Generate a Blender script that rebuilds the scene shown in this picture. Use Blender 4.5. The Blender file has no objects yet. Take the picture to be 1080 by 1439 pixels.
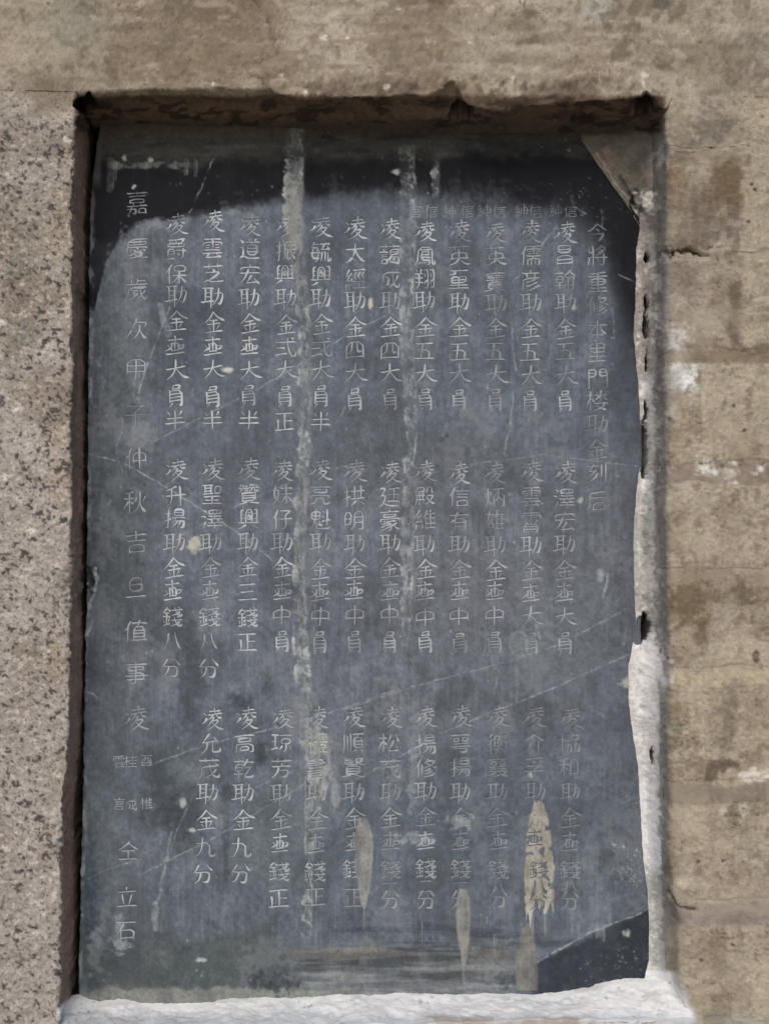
import bpy, math, random, numpy as np
from mathutils import Matrix, Vector

# ------------------------------------------------------------------ camera
scene = bpy.context.scene
C = scene.collection
F = 1246.0                       # focal length in photo pixels
CX, CY = 540.0, 719.5
PITCH, YAW = math.radians(2.6), math.radians(2.4)
YS = 0.065                       # depth of the tablet's face behind the wall face (y = 0)
CAM = np.array([0.0, -1.055, 1.50])
fwd = np.array([math.sin(YAW) * math.cos(PITCH), math.cos(YAW) * math.cos(PITCH), math.sin(PITCH)])
rgt = np.array([math.cos(YAW), -math.sin(YAW), 0.0])
upv = np.cross(rgt, fwd)
cd = bpy.data.cameras.new('camera')
cam = bpy.data.objects.new('camera', cd)
C.objects.link(cam)
cam.matrix_world = Matrix(((rgt[0], upv[0], -fwd[0], CAM[0]), (rgt[1], upv[1], -fwd[1], CAM[1]),
                           (rgt[2], upv[2], -fwd[2], CAM[2]), (0, 0, 0, 1)))
cd.sensor_fit = 'VERTICAL'
cd.sensor_height = 36.0
cd.lens = 36.0 * F / 1439.0
cd.clip_start, cd.clip_end = 0.01, 200
scene.camera = cam

# ------------------------------------------------------------------ light
SUN_EL, SUN_AZ = 46.0, 190.0     # bright overcast, from the open side, high, a little from the left
w = bpy.data.worlds.new('World'); scene.world = w; w.use_nodes = True
nt = w.node_tree
bg = nt.nodes['Background']
sky = nt.nodes.new('ShaderNodeTexSky'); sky.sky_type = 'NISHITA'; sky.sun_disc = False
sky.sun_elevation = math.radians(SUN_EL); sky.sun_rotation = math.radians(SUN_AZ)
sky.air_density = 1.0; sky.dust_density = 4.0; sky.ozone_density = 1.0
nt.links.new(sky.outputs[0], bg.inputs[0]); bg.inputs[1].default_value = 0.13
sd = bpy.data.lights.new('sun', 'SUN'); sd.energy = 1.05; sd.angle = math.radians(35); sd.color = (1.0, 0.98, 0.96)
so = bpy.data.objects.new('sun', sd); C.objects.link(so)
az, el = math.radians(SUN_AZ), math.radians(SUN_EL)
tow = Vector((math.sin(az) * math.cos(el), math.cos(az) * math.cos(el), math.sin(el)))
so.rotation_euler = tow.to_track_quat('Z', 'Y').to_euler()
vs = scene.view_settings
vs.view_transform = 'Standard'; vs.look = 'None'; vs.gamma = 1; vs.exposure = -0.12
KALB = 0.75                      # picture value = albedo * KALB, used to choose base colours

# ------------------------------------------------------------------ helpers
def unproj(px, py, y):
    px = np.asarray(px, float); py = np.asarray(py, float)
    d = fwd[:, None] + rgt[:, None] * ((px.ravel() - CX) / F) - upv[:, None] * ((py.ravel() - CY) / F)
    t = (y - CAM[1]) / d[1]
    return (CAM[0] + d[0] * t).reshape(px.shape), (CAM[2] + d[2] * t).reshape(px.shape)

def proj(X, Y, Z):
    a, b, c = X - CAM[0], Y - CAM[1], Z - CAM[2]
    dep = a * fwd[0] + b * fwd[1] + c * fwd[2]
    return CX + F * (a * rgt[0] + b * rgt[1]) / dep, CY - F * (a * upv[0] + b * upv[1] + c * upv[2]) / dep

def curve(pts, yplane, axis):
    """pts of (px, py) -> function giving x for z (axis 'z') or z for x (axis 'x') on the plane y = yplane"""
    p = np.array(pts, float)
    x, z = unproj(p[:, 0], p[:, 1], yplane)
    k, v = (z, x) if axis == 'z' else (x, z)
    o = np.argsort(k)
    return lambda q: np.interp(q, k[o], v[o])

def sst(a, b, x):
    t = np.clip((x - a) / (b - a + 1e-12), 0, 1)
    return t * t * (3 - 2 * t)

def vnoise(X, Y, sx, sy, seed):
    """smooth value noise, -1..1, any point arrays"""
    r = np.random.RandomState(seed)
    G = r.rand(256, 256).astype(np.float32) * 2 - 1
    u = X / sx + 1000.37; v = Y / sy + 1000.71
    i = np.floor(u).astype(np.int32); j = np.floor(v).astype(np.int32)
    fu = (u - i).astype(np.float32); fv = (v - j).astype(np.float32)
    fu = fu * fu * (3 - 2 * fu); fv = fv * fv * (3 - 2 * fv)
    i0, i1, j0, j1 = i & 255, (i + 1) & 255, j & 255, (j + 1) & 255
    a = G[j0, i0]; b = G[j0, i1]; c = G[j1, i0]; d = G[j1, i1]
    return (a + (b - a) * fu) * (1 - fv) + (c + (d - c) * fu) * fv

def fbm(X, Y, s, seed, octv=4, sy=None, gain=0.55):
    sy = s if sy is None else sy
    o = np.zeros(np.shape(X), np.float32); amp, tot = 1.0, 0.0
    for k in range(octv):
        o += amp * vnoise(X, Y, s, sy, seed + 17 * k); tot += amp
        amp *= gain; s *= 0.5; sy *= 0.5
    return o / tot * 1.5

def lin(c):
    c = np.asarray(c, np.float32)
    return np.where(c <= 0.04045, c / 12.92, ((c + 0.055) / 1.055) ** 2.4)

class Canvas:
    """colour (picture-like sRGB) and relief (metres) of a surface, on a 1 px grid of the photograph"""
    def __init__(s, x0, x1, y0, y1, col):
        s.x0, s.y0 = x0, y0
        s.w, s.h = x1 - x0 + 1, y1 - y0 + 1
        s.Y, s.X = np.mgrid[y0:y1 + 1, x0:x1 + 1].astype(np.float32)
        s.c = np.empty((s.h, s.w, 3), np.float32); s.c[:] = np.array(col, np.float32) / 255
        s.z = np.zeros((s.h, s.w), np.float32)
    def mix(s, m, col, a=1.0):
        m = (np.clip(m, 0, 1) * a)[..., None]
        s.c += (np.array(col, np.float32) / 255 - s.c) * m
    def sub(s, x0, x1, y0, y1):
        a, b = max(0, int(y0 - s.y0)), min(s.h, int(y1 - s.y0))
        c, d = max(0, int(x0 - s.x0)), min(s.w, int(x1 - s.x0))
        return (slice(a, b), slice(c, d))
    def blob(s, cx, cy, rx, ry, col, a=1.0, soft=0.35, rag=0.35, ns=None, seed=1, dz=0.0, rot=0.0):
        R = max(rx, ry) * (1 + soft + rag * 1.6) + 4
        q = s.sub(cx - R, cx + R, cy - R, cy + R)
        X, Y = s.X[q], s.Y[q]
        if X.size == 0: return
        ns = ns or max(3, min(rx, ry) * 0.8)
        dx, dy = X - cx, Y - cy
        if rot:
            cr, sr = math.cos(rot), math.sin(rot); dx, dy = dx * cr + dy * sr, -dx * sr + dy * cr
        d = np.sqrt((dx / rx) ** 2 + (dy / ry) ** 2) + rag * fbm(X, Y, ns, seed + int(cx * 3 + cy), 4)
        m = 1 - sst(1 - soft, 1 + soft, d)
        mm = (m * a)[..., None]
        s.c[q] += (np.array(col, np.float32) / 255 - s.c[q]) * mm
        if dz: s.z[q] += dz * m
    def line(s, pts, wd, col, a=1.0, rag=0.3, seed=5, dz=0.0, jit=0.8, soft=0.7):
        for (xa, ya), (xb, yb) in zip(pts[:-1], pts[1:]):
            q = s.sub(min(xa, xb) - wd - 6, max(xa, xb) + wd + 7, min(ya, yb) - wd - 6, max(ya, yb) + wd + 7)
            X, Y = s.X[q], s.Y[q]
            if X.size == 0: continue
            X2 = X + jit * fbm(X, Y, 9, seed, 2); Y2 = Y + jit * fbm(X, Y, 9, seed + 3, 2)
            dx, dy = xb - xa, yb - ya; L = dx * dx + dy * dy + 1e-6
            t = np.clip(((X2 - xa) * dx + (Y2 - ya) * dy) / L, 0, 1)
            d = np.hypot(X2 - xa - t * dx, Y2 - ya - t * dy)
            m = 1 - sst(wd * 0.5, wd * 0.5 + soft, d)
            m = m * np.clip(1 - rag + rag * 1.6 * fbm(X, Y, 6, seed + 9, 3), 0, 1)
            s.c[q] += (np.array(col, np.float32) / 255 - s.c[q]) * (m * a)[..., None]
            if dz: s.z[q] += dz * m
    def sample(s, px, py):
        def mir(v, n):
            v = np.abs(v); p = 2 * (n - 1); v = v % p
            return np.where(v > n - 1, p - v, v)
        u = mir(px - s.x0, s.w); v = mir(py - s.y0, s.h)
        i = np.minimum(u.astype(int), s.w - 2); j = np.minimum(v.astype(int), s.h - 2)
        a = (u - i)[..., None]; b = (v - j)[..., None]
        c = (s.c[j, i] * (1 - a) + s.c[j, i + 1] * a) * (1 - b) + (s.c[j + 1, i] * (1 - a) + s.c[j + 1, i + 1] * a) * b
        a, b = a[..., 0], b[..., 0]
        z = (s.z[j, i] * (1 - a) + s.z[j, i + 1] * a) * (1 - b) + (s.z[j + 1, i] * (1 - a) + s.z[j + 1, i + 1] * a) * b
        return c, z

def make_obj(name, V, Q, col, mat, parent=None, smooth=True):
    """V (n,3), Q (m,4) quads, col (n,3) picture-like sRGB"""
    me = bpy.data.meshes.new(name)
    V = np.ascontiguousarray(V, np.float32); Q = np.ascontiguousarray(Q, np.int32)
    me.vertices.add(len(V)); me.vertices.foreach_set('co', V.ravel())
    n = Q.shape[1]
    me.loops.add(Q.size); me.loops.foreach_set('vertex_index', Q.ravel())
    me.polygons.add(len(Q))
    me.polygons.foreach_set('loop_start', np.arange(0, Q.size, n, dtype=np.int32))
    me.polygons.foreach_set('use_smooth', np.full(len(Q), smooth))
    me.update(calc_edges=True)
    rgba = np.ones((len(V), 4), np.float32); rgba[:, :3] = np.clip(lin(np.clip(col, 0, 1)) / KALB, 0.004, 0.82)
    at = me.color_attributes.new('surface_colour', 'FLOAT_COLOR', 'POINT')
    at.data.foreach_set('color', rgba.ravel())
    me.materials.append(mat)
    o = bpy.data.objects.new(name, me); C.objects.link(o)
    if parent: o.parent = parent
    return o

def grid_quads(h, w, keep=None, flip=False):
    i = np.arange(h * w).reshape(h, w)
    q = np.stack([i[:-1, :-1], i[:-1, 1:], i[1:, 1:], i[1:, :-1]], -1)
    if flip: q = q[..., ::-1]
    return q[keep] if keep is not None else q.reshape(-1, 4)

def compact(V, Q, col):
    u, inv = np.unique(Q.ravel(), return_inverse=True)
    return V[u], inv.reshape(Q.shape), col[u]

def sheet(name, X, Y, Z, N, canvas, mat, parent=None, keep=None, flip=False, hfun=None, zs=1.0):
    """a displaced sheet: base points, unit normals N (3 arrays), colour and relief from the canvas"""
    px, py = proj(X, Y, Z)
    c, z = canvas.sample(px, py)
    z = z * zs
    if hfun is not None: z = z + hfun(px, py)
    V = np.stack([X + N[0] * z, Y + N[1] * z, Z + N[2] * z], -1).reshape(-1, 3)
    Q = grid_quads(*X.shape, keep=keep, flip=flip)
    col = c.reshape(-1, 3)
    if keep is not None: V, Q, col = compact(V, Q, col)
    return make_obj(name, V, Q, col, mat, parent)

def tag(o, label=None, cat=None, group=None, kind=None):
    if label: o['label'] = label
    if cat: o['category'] = cat
    if group: o['group'] = group
    if kind: o['kind'] = kind
    return o

def empty(name, loc):
    o = bpy.data.objects.new(name, None); C.objects.link(o); o.location = loc
    o.empty_display_size = 0.1
    return o

def adopt(child, root):
    child.parent = root
    child.matrix_parent_inverse = Matrix.Translation(-Vector(root.location))

def material(name, rough=0.85, fine=0.12, fscale=900, bump=0.35, bscale=500, bdist=0.0006, speck=None, spec=0.3, rvar=0.1):
    m = bpy.data.materials.new(name); m.use_nodes = True
    t = m.node_tree; N = t.nodes; L = t.links
    b = N['Principled BSDF']
    at = N.new('ShaderNodeAttribute'); at.attribute_name = 'surface_colour'
    tc = N.new('ShaderNodeTexCoord'); geo = N.new('ShaderNodeNewGeometry')
    n1 = N.new('ShaderNodeTexNoise'); n1.inputs['Scale'].default_value = fscale; n1.inputs['Detail'].default_value = 3
    L.new(geo.outputs['Position'], n1.inputs['Vector'])
    mr = N.new('ShaderNodeMapRange'); mr.inputs[1].default_value = 0.25; mr.inputs[2].default_value = 0.75
    mr.inputs[3].default_value = 1 - fine; mr.inputs[4].default_value = 1 + fine
    L.new(n1.outputs['Fac'], mr.inputs[0])
    mul = N.new('ShaderNodeVectorMath'); mul.operation = 'SCALE'
    L.new(at.outputs['Color'], mul.inputs[0]); L.new(mr.outputs[0], mul.inputs['Scale'])
    out = mul.outputs[0]
    if speck:
        for sc, thr, col, amt in speck:
            vn = N.new('ShaderNodeTexNoise'); vn.inputs['Scale'].default_value = sc; vn.inputs['Detail'].default_value = 2.5
            vn.inputs['Distortion'].default_value = 0.6
            L.new(geo.outputs['Position'], vn.inputs['Vector'])
            r = N.new('ShaderNodeMapRange'); r.inputs[1].default_value = thr; r.inputs[2].default_value = thr + 0.05
            r.inputs[3].default_value = 0; r.inputs[4].default_value = amt
            L.new(vn.outputs['Fac'], r.inputs[0])
            mx = N.new('ShaderNodeMix'); mx.data_type = 'RGBA'
            L.new(r.outputs[0], mx.inputs[0]); L.new(out, mx.inputs[6]); mx.inputs[7].default_value = (*col, 1)
            out = mx.outputs[2]
    L.new(out, b.inputs['Base Color'])
    n2 = N.new('ShaderNodeTexNoise'); n2.inputs['Scale'].default_value = bscale; n2.inputs['Detail'].default_value = 5
    n2.inputs['Roughness'].default_value = 0.65
    L.new(geo.outputs['Position'], n2.inputs['Vector'])
    bp = N.new('ShaderNodeBump'); bp.inputs['Strength'].default_value = bump; bp.inputs['Distance'].default_value = bdist
    L.new(n2.outputs['Fac'], bp.inputs['Height']); L.new(bp.outputs[0], b.inputs['Normal'])
    r2 = N.new('ShaderNodeMapRange'); r2.inputs[3].default_value = rough - rvar; r2.inputs[4].default_value = rough + rvar
    L.new(n2.outputs['Fac'], r2.inputs[0]); L.new(r2.outputs[0], b.inputs['Roughness'])
    b.inputs['Specular IOR Level'].default_value = spec
    return m

M_slate = material('slate', rough=0.78, fine=0.16, fscale=1100, bump=0.35, bscale=600, bdist=0.0004, spec=0.18)
M_dust = material('pale_dust', rough=0.95, fine=0.3, fscale=1600, bump=0.3, bscale=1500, bdist=0.0003, spec=0.1)
M_lime = material('lime_mortar', rough=0.93, fine=0.07, fscale=700, bump=0.5, bscale=450, bdist=0.0008, spec=0.15)
M_plaster = material('limewashed_stone', rough=0.92, fine=0.15, fscale=700, bump=0.6, bscale=380, bdist=0.0009, spec=0.15,
                     speck=[(260, 0.67, (0.07, 0.055, 0.04), 0.55)])
M_granite = material('granite', rough=0.9, fine=0.2, fscale=650, bump=0.6, bscale=420, bdist=0.0010, spec=0.2,
                     speck=[(230, 0.60, (0.11, 0.095, 0.09), 0.6), (300, 0.63, (0.42, 0.36, 0.31), 0.5), (520, 0.63, (0.05, 0.045, 0.045), 0.6)])
M_sill = material('white_plaster', rough=0.9, fine=0.05, fscale=500, bump=0.4, bscale=260, bdist=0.0010, spec=0.15)
M_ground = material('paving', rough=0.9, fine=0.15, fscale=60, bump=0.3, bscale=40, bdist=0.004)
M_backing = material('dark_backing', rough=0.95, fine=0.2, bump=0.5, bdist=0.001)  # for the recess back, coloured dark like the shaded gaps

# ------------------------------------------------------------------ what the surfaces look like: walls, reveals, mortar
W_ = Canvas(-230, 1310, -230, 1670, (141, 131, 113))
X, Y = W_.X, W_.Y
n_big = fbm(X, Y, 180, 11, 5); n_mid = fbm(X, Y, 45, 21, 5); n_fin = fbm(X, Y, 9, 31, 4)
n_hor = fbm(X, Y, 70, 41, 5, sy=13); n_ver = fbm(X, Y, 12, 51, 5, sy=90)
arris = np.interp(Y[:, 0], [-230, 130, 200, 300, 420, 560, 700, 800, 900, 1000, 1080, 1140, 1200, 1280, 1360, 1450, 1670],
                  [108, 108, 104, 102, 101, 100, 99, 97, 97, 96, 94, 88, 84, 86, 84, 82, 78])[:, None]
left = 1 - sst(arris + 1, arris + 5, X)
top = 1 - sst(122, 150, Y + 5 * n_mid)
right = sst(905, 925, X)
# lintel
W_.mix(top * sst(-0.1, 0.7, n_hor + 0.6 * n_mid), (158, 147, 128), 0.75)
W_.mix(top * sst(0.05, 0.8, -n_hor + 0.7 * n_big), (112, 98, 81), 0.75)
W_.mix(top * sst(620, 700, X + 20 * n_mid), (156, 147, 131), 0.5)
W_.mix(top * sst(0.25, 0.6, n_mid + 0.3 * n_fin) * sst(0, 0.4, n_hor), (170, 158, 138), 0.5)
W_.mix(top * sst(0.35, 0.75, -n_mid + 0.5 * n_fin - 0.2 * n_hor), (92, 80, 66), 0.5)
for b in [(265, 45, 120, 45, (118, 104, 86), .55), (240, 85, 90, 22, (126, 112, 92), .5), (100, 25, 45, 40, (128, 127, 114), .6),
          (35, 30, 40, 40, (150, 140, 120), .5), (470, 60, 65, 60, (164, 154, 138), .65), (340, 20, 60, 40, (112, 98, 80), .45),
          (570, 30, 42, 26, (116, 104, 88), .5), (560, 85, 50, 28, (124, 110, 92), .4), (725, 32, 36, 15, (122, 110, 92), .6),
          (745, 18, 10, 8, (95, 84, 70), .7), (825, 85, 48, 18, (122, 108, 90), .55), (705, 85, 18, 12, (120, 107, 90), .5),
          (790, 128, 50, 12, (104, 92, 76), .6), (985, 75, 30, 42, (122, 112, 94), .55), (1030, 115, 30, 12, (118, 108, 92), .5),
          (930, 5, 12, 8, (88, 84, 78), .8), (840, 12, 20, 12, (158, 162, 158), .5), (1060, 60, 30, 40, (140, 134, 120), .5),
          (520, 125, 110, 10, (104, 92, 78), .5), (415, 70, 14, 60, (150, 140, 124), .4), (690, 130, 26, 16, (150, 138, 118), .6),
          (60, 130, 60, 26, (116, 103, 86), .55), (30, 165, 60, 14, (104, 94, 76), .5)]:
    W_.blob(*b[:4], b[4], b[5], soft=.5, rag=.7, ns=14)
W_.line([(350, -5), (372, 20), (380, 40), (388, 70), (368, 85), (345, 90), (348, 100), (372, 118), (378, 130)], 1.8, (78, 66, 54), .75, dz=-.0012, jit=5)
W_.line([(395, 0), (388, 60), (392, 120)], 3, (168, 158, 142), .5, jit=6)
W_.line([(430, 5), (540, 2), (640, -6)], 5, (112, 100, 84), .6, jit=5)
W_.line([(905, 100), (903, 118), (900, 136)], 3, (205, 200, 190), .7, jit=3)
for x, y, r in [(455, 53, 5), (429, 90, 4), (430, 130, 5), (488, 52, 3), (543, 122, 5), (601, 66, 3), (600, 60, 4), (904, 104, 5), (395, 105, 3), (300, 118, 3), (560, 12, 3), (720, 108, 4), (660, 60, 3)]:
    W_.blob(x, y, r, r * .8, (206, 200, 188), .8, soft=.5, rag=.6, ns=4)
# lip just above the opening: broken and dirty in the middle
lip = np.exp(-((Y - 122 + 4 * n_mid) / 13) ** 2) * sst(380, 420, X) * (1 - sst(890, 930, X))
W_.mix(lip * sst(-.1, .5, n_fin + n_mid * .5), (96, 84, 70), .7)
W_.z += lip * (0.0022 * n_fin + 0.004 * n_mid)
# granite post
gr = left * sst(118, 215, Y + 34 * n_mid + 10 * n_fin)
W_.mix(gr, (150, 141, 131), .95)
W_.mix(gr * sst(-.1, .6, n_mid), (166, 157, 148), .7)
W_.mix(gr * sst(.1, .8, -n_big - .3 * n_mid), (124, 110, 92), .8)
W_.mix(gr * np.exp(-((Y - 320) / 60) ** 2) * sst(-.4, .4, n_mid), (118, 106, 84), .6)
W_.mix(gr * np.exp(-((Y - 200) / 30) ** 2), (120, 108, 90), .6)
W_.mix(gr * sst(55, 88, X + 8 * n_mid) * sst(.0, .5, fbm(X, Y, 60, 65, 3)), (150, 133, 108), .7)
W_.mix(gr * sst(900, 1100, Y), (142, 134, 126), .4)
sp = vnoise(X + 3 * n_fin, Y + 3 * n_mid, 6.5, 6, 71) + .6 * vnoise(X, Y, 2.6, 2.4, 72) + .35 * n_mid
W_.mix(gr * sst(.6, .8, sp), (70, 63, 60), .88)
W_.z -= gr * sst(.7, 1.0, sp) * 0.0010
W_.mix(gr * sst(.5, .8, -sp), (184, 173, 164), .6)
W_.mix(gr * sst(.75, 1.0, vnoise(X, Y, 9, 7, 73) + .4 * n_fin), (96, 88, 84), .6)
W_.z += gr * (0.0022 * n_mid + 0.0010 * n_fin)
edge = gr * np.exp(-((X - arris + 4) / 12) ** 2)
W_.z += edge * (0.004 * fbm(X, Y, 16, 77, 4, sy=34) - 0.001)
W_.mix(edge * sst(0, .5, n_fin), (168, 156, 138), .5)
for x, y in [(97, 196), (8, 670), (1, 452), (23, 575), (42, 745), (10, 1192), (80, 1090)]:
    W_.blob(x, y, 6, 4, (205, 198, 184), .8, soft=.5, rag=.7, ns=4)
W_.blob(30, 470, 22, 16, (112, 120, 106), .5, rag=.8, ns=8)
W_.blob(2, 565, 5, 9, (60, 56, 52), .7); W_.blob(25, 375, 12, 16, (112, 116, 100), .5, rag=.8, ns=8)
W_.blob(88, 1165, 12, 26, (150, 146, 136), .5, rag=.9, ns=8, dz=.002)
W_.blob(86, 820, 16, 26, (128, 126, 116), .6, rag=.9, ns=8, dz=.002)
# pier of stone blocks on the right
pr = right * sst(128, 150, Y)
W_.mix(pr, (152, 142, 123), .9)
W_.mix(pr * sst(0, .7, n_big + .3 * n_hor), (142, 130, 115), .7)
W_.mix(pr * sst(0, .6, n_ver), (134, 120, 98), .5)
W_.mix(pr * sst(.2, .8, -n_ver + .3 * n_mid), (160, 148, 126), .5)
W_.mix(pr * sst(.35, .75, n_mid + .35 * n_fin), (112, 99, 80), .5)
c1 = pr * sst(1037, 1041, -X + 2078 + 1.5 * n_fin) * sst(198, 206, Y) * (1 - sst(345, 362, Y + 6 * n_mid))
W_.mix(c1, (118, 107, 93), .8)
W_.mix(c1 * sst(0, .5, n_ver), (104, 92, 78), .6)
c2 = pr * sst(1037, 1041, X + 1.5 * n_fin) * (1 - sst(480, 500, Y))
W_.mix(c2, (150, 140, 120), .7); W_.z += c2 * .0012
c3 = pr * sst(1037, 1043, -X + 2078 + 2 * n_fin) * sst(355, 372, Y) * (1 - sst(480, 505, Y))
W_.mix(c3, (138, 128, 116), .7)
for b in [(1002, 180, 24, 45, (98, 93, 82), .7), (955, 185, 16, 25, (116, 108, 94), .6), (945, 250, 12, 26, (128, 98, 68), .5),
          (1022, 255, 22, 42, (96, 78, 52), .6), (958, 255, 14, 40, (136, 122, 100), .5), (975, 285, 9, 22, (96, 84, 72), .5),
          (1005, 320, 40, 14, (112, 104, 96), .5), (952, 305, 14, 10, (136, 138, 120), .5), (1010, 345, 16, 8, (168, 156, 140), .8),
          (1030, 425, 10, 55, (92, 82, 66), .75), (955, 390, 20, 30, (110, 100, 90), .5), (1010, 395, 14, 25, (124, 110, 92), .5),
          (1015, 500, 45, 12, (112, 98, 78), .7), (1065, 495, 26, 16, (106, 92, 74), .6), (945, 485, 22, 22, (188, 186, 184), .95),
          (955, 532, 25, 24, (172, 174, 170), .95), (968, 540, 9, 16, (206, 210, 206), .8), (948, 505, 16, 12, (200, 198, 194), .7),
          (962, 598, 10, 40, (134, 120, 96), .5), (1022, 720, 20, 26, (118, 104, 84), .5), (950, 720, 18, 16, (116, 102, 84), .6),
          (965, 845, 26, 40, (98, 84, 62), .8), (1000, 830, 18, 18, (112, 98, 76), .6), (984, 885, 9, 26, (96, 82, 62), .6),
          (1045, 832, 16, 18, (86, 74, 58), .65), (1058, 860, 5, 26, (96, 82, 64), .6), (1072, 840, 10, 40, (104, 92, 74), .55),
          (1000, 955, 60, 9, (168, 156, 128), .7), (1060, 950, 40, 7, (166, 154, 128), .7), (1020, 1030, 12, 46, (108, 98, 84), .7),
          (1018, 1075, 20, 9, (84, 72, 58), .75), (945, 1010, 12, 32, (98, 92, 68), .5), (952, 1022, 7, 7, (84, 92, 62), .6),
          (1057, 1092, 26, 9, (198, 190, 180), .95), (1000, 1102, 30, 5, (176, 162, 136), .6), (998, 1090, 9, 12, (70, 60, 46), .6),
          (1042, 1142, 8, 12, (172, 172, 154), .7), (1015, 1138, 6, 5, (192, 182, 168), .7), (1025, 1120, 5, 7, (190, 184, 176), .7),
          (960, 1240, 6, 6, (190, 176, 160), .7), (1065, 1390, 12, 10, (162, 160, 142), .7), (960, 1372, 9, 7, (158, 148, 132), .6),
          (971, 1291, 6, 7, (200, 190, 180), .8), (1025, 1270, 28, 5, (164, 158, 148), .6), (990, 1330, 30, 20, (120, 104, 90), .4),
          (1000, 1395, 40, 16, (124, 108, 92), .4)]:
    W_.blob(*b[:4], b[4], b[5], soft=.5, rag=.7, ns=9)
W_.mix(pr * sst(930, 948, -X + 1885 + 6 * n_fin) * sst(300, 460, Y) * (1 - sst(560, 640, Y)), (128, 128, 122), .6)
# joint bands, smeared nearly flush
for yy, hw, col, a in [(206, 3, (158, 148, 132), .5), (500, 10, (124, 110, 92), .5), (664, 17, (126, 113, 102), .85), (808, 14, (136, 124, 108), .7),
                       (950, 12, (160, 150, 126), .6), (1116, 15, (122, 112, 100), .85), (1284, 17, (128, 119, 111), .85)]:
    m = pr * (1 - sst(hw * .7, hw * 1.2, np.abs(Y - yy + 4 * n_mid)))
    W_.mix(m, col, a)
W_.line([(935, 207), (965, 214), (1000, 208), (1038, 203)], 1.6, (92, 82, 72), .7, dz=-.001)
W_.line([(1005, 209), (1032, 208)], 2, (176, 164, 146), .6)
for x, y, r in [(990, 656, 14), (1000, 664, 9), (1030, 650, 6), (1070, 657, 7), (1024, 664, 10), (1031, 678, 4), (1058, 665, 4)]:
    W_.blob(x, y, r, r * .6, (196, 198, 192), .85, soft=.6, rag=1.0, ns=5)
W_.blob(1062, 925, 4.5, 9, (66, 52, 42), .95, soft=.3, dz=-.004)
W_.line([(938, 1250), (945, 1262), (955, 1272), (975, 1279)], 4, (66, 56, 46), .9, dz=-.005, jit=2)
W_.line([(934, 358), (950, 352), (965, 350), (985, 356), (997, 358)], 4.5, (56, 44, 34), .95, dz=-.006, jit=3)
W_.line([(938, 361), (946, 357)], 5, (48, 38, 30), .9, dz=-.005)
W_.line([(1058, 1430), (980, 1432)], 12, (146, 146, 138), .6, jit=4)
W_.mix(pr * sst(1405, 1432, Y + 8 * n_mid), (142, 142, 132), .7)
for x, y in [(1030, 570), (940, 588), (1045, 605), (1015, 655), (1070, 165), (1055, 258), (1050, 310), (985, 1350), (1028, 1327), (1015, 1210), (980, 1210), (1060, 265)]:
    W_.blob(x, y, 2.6, 2.4, (62, 54, 44), .8, soft=.5, rag=.5, ns=3, dz=-.001)
W_.z += (top + pr * .9) * (0.0016 * n_big + 0.0010 * n_mid + 0.0005 * n_fin) + top * .0008 * n_hor
pit = vnoise(X, Y, 3.4, 3, 91) + .5 * n_mid
W_.mix((top + pr) * sst(.85, 1.1, pit), (84, 74, 60), .7); W_.z -= (top + pr) * sst(.9, 1.2, pit) * .0008
# soffit and reveals inside the recess, in dark and mid browns
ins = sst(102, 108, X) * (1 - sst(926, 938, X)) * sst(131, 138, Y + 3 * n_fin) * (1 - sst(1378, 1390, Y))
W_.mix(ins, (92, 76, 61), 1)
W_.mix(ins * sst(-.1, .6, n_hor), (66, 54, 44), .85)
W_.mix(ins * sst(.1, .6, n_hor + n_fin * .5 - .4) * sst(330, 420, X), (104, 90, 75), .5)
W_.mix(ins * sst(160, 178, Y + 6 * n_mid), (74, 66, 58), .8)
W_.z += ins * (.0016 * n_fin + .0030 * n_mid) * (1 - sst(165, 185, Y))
W_.blob(648, 157, 15, 12, (12, 9, 8), .98, soft=.25, rag=.4, dz=-.030)  # hole in the broken edge: its shade painted near black besides the relief
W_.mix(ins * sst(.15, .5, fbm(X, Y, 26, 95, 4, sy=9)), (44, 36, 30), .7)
W_.blob(905, 152, 16, 16, (26, 22, 20), .9, soft=.5, rag=.6, dz=-.010)  # this hole and the next: inner shade painted in too
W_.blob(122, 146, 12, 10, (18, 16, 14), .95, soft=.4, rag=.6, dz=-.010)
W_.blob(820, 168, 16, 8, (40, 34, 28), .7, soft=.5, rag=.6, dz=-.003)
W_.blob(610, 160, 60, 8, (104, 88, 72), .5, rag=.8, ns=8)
lv = sst(arris, arris + 4, X + 2 * n_fin) * (1 - sst(128, 136, X)) * sst(175, 200, Y)
W_.mix(lv, (124, 104, 90), 1); W_.mix(lv * sst(-.1, .5, n_ver), (138, 116, 98), .7); W_.mix(lv * sst(.2, .6, -n_ver), (100, 84, 72), .7)
W_.blob(104, 800, 10, 30, (122, 108, 92), .8, rag=.9, ns=9, dz=.003)
W_.blob(112, 410, 6, 20, (90, 78, 66), .6, rag=.9)
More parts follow.
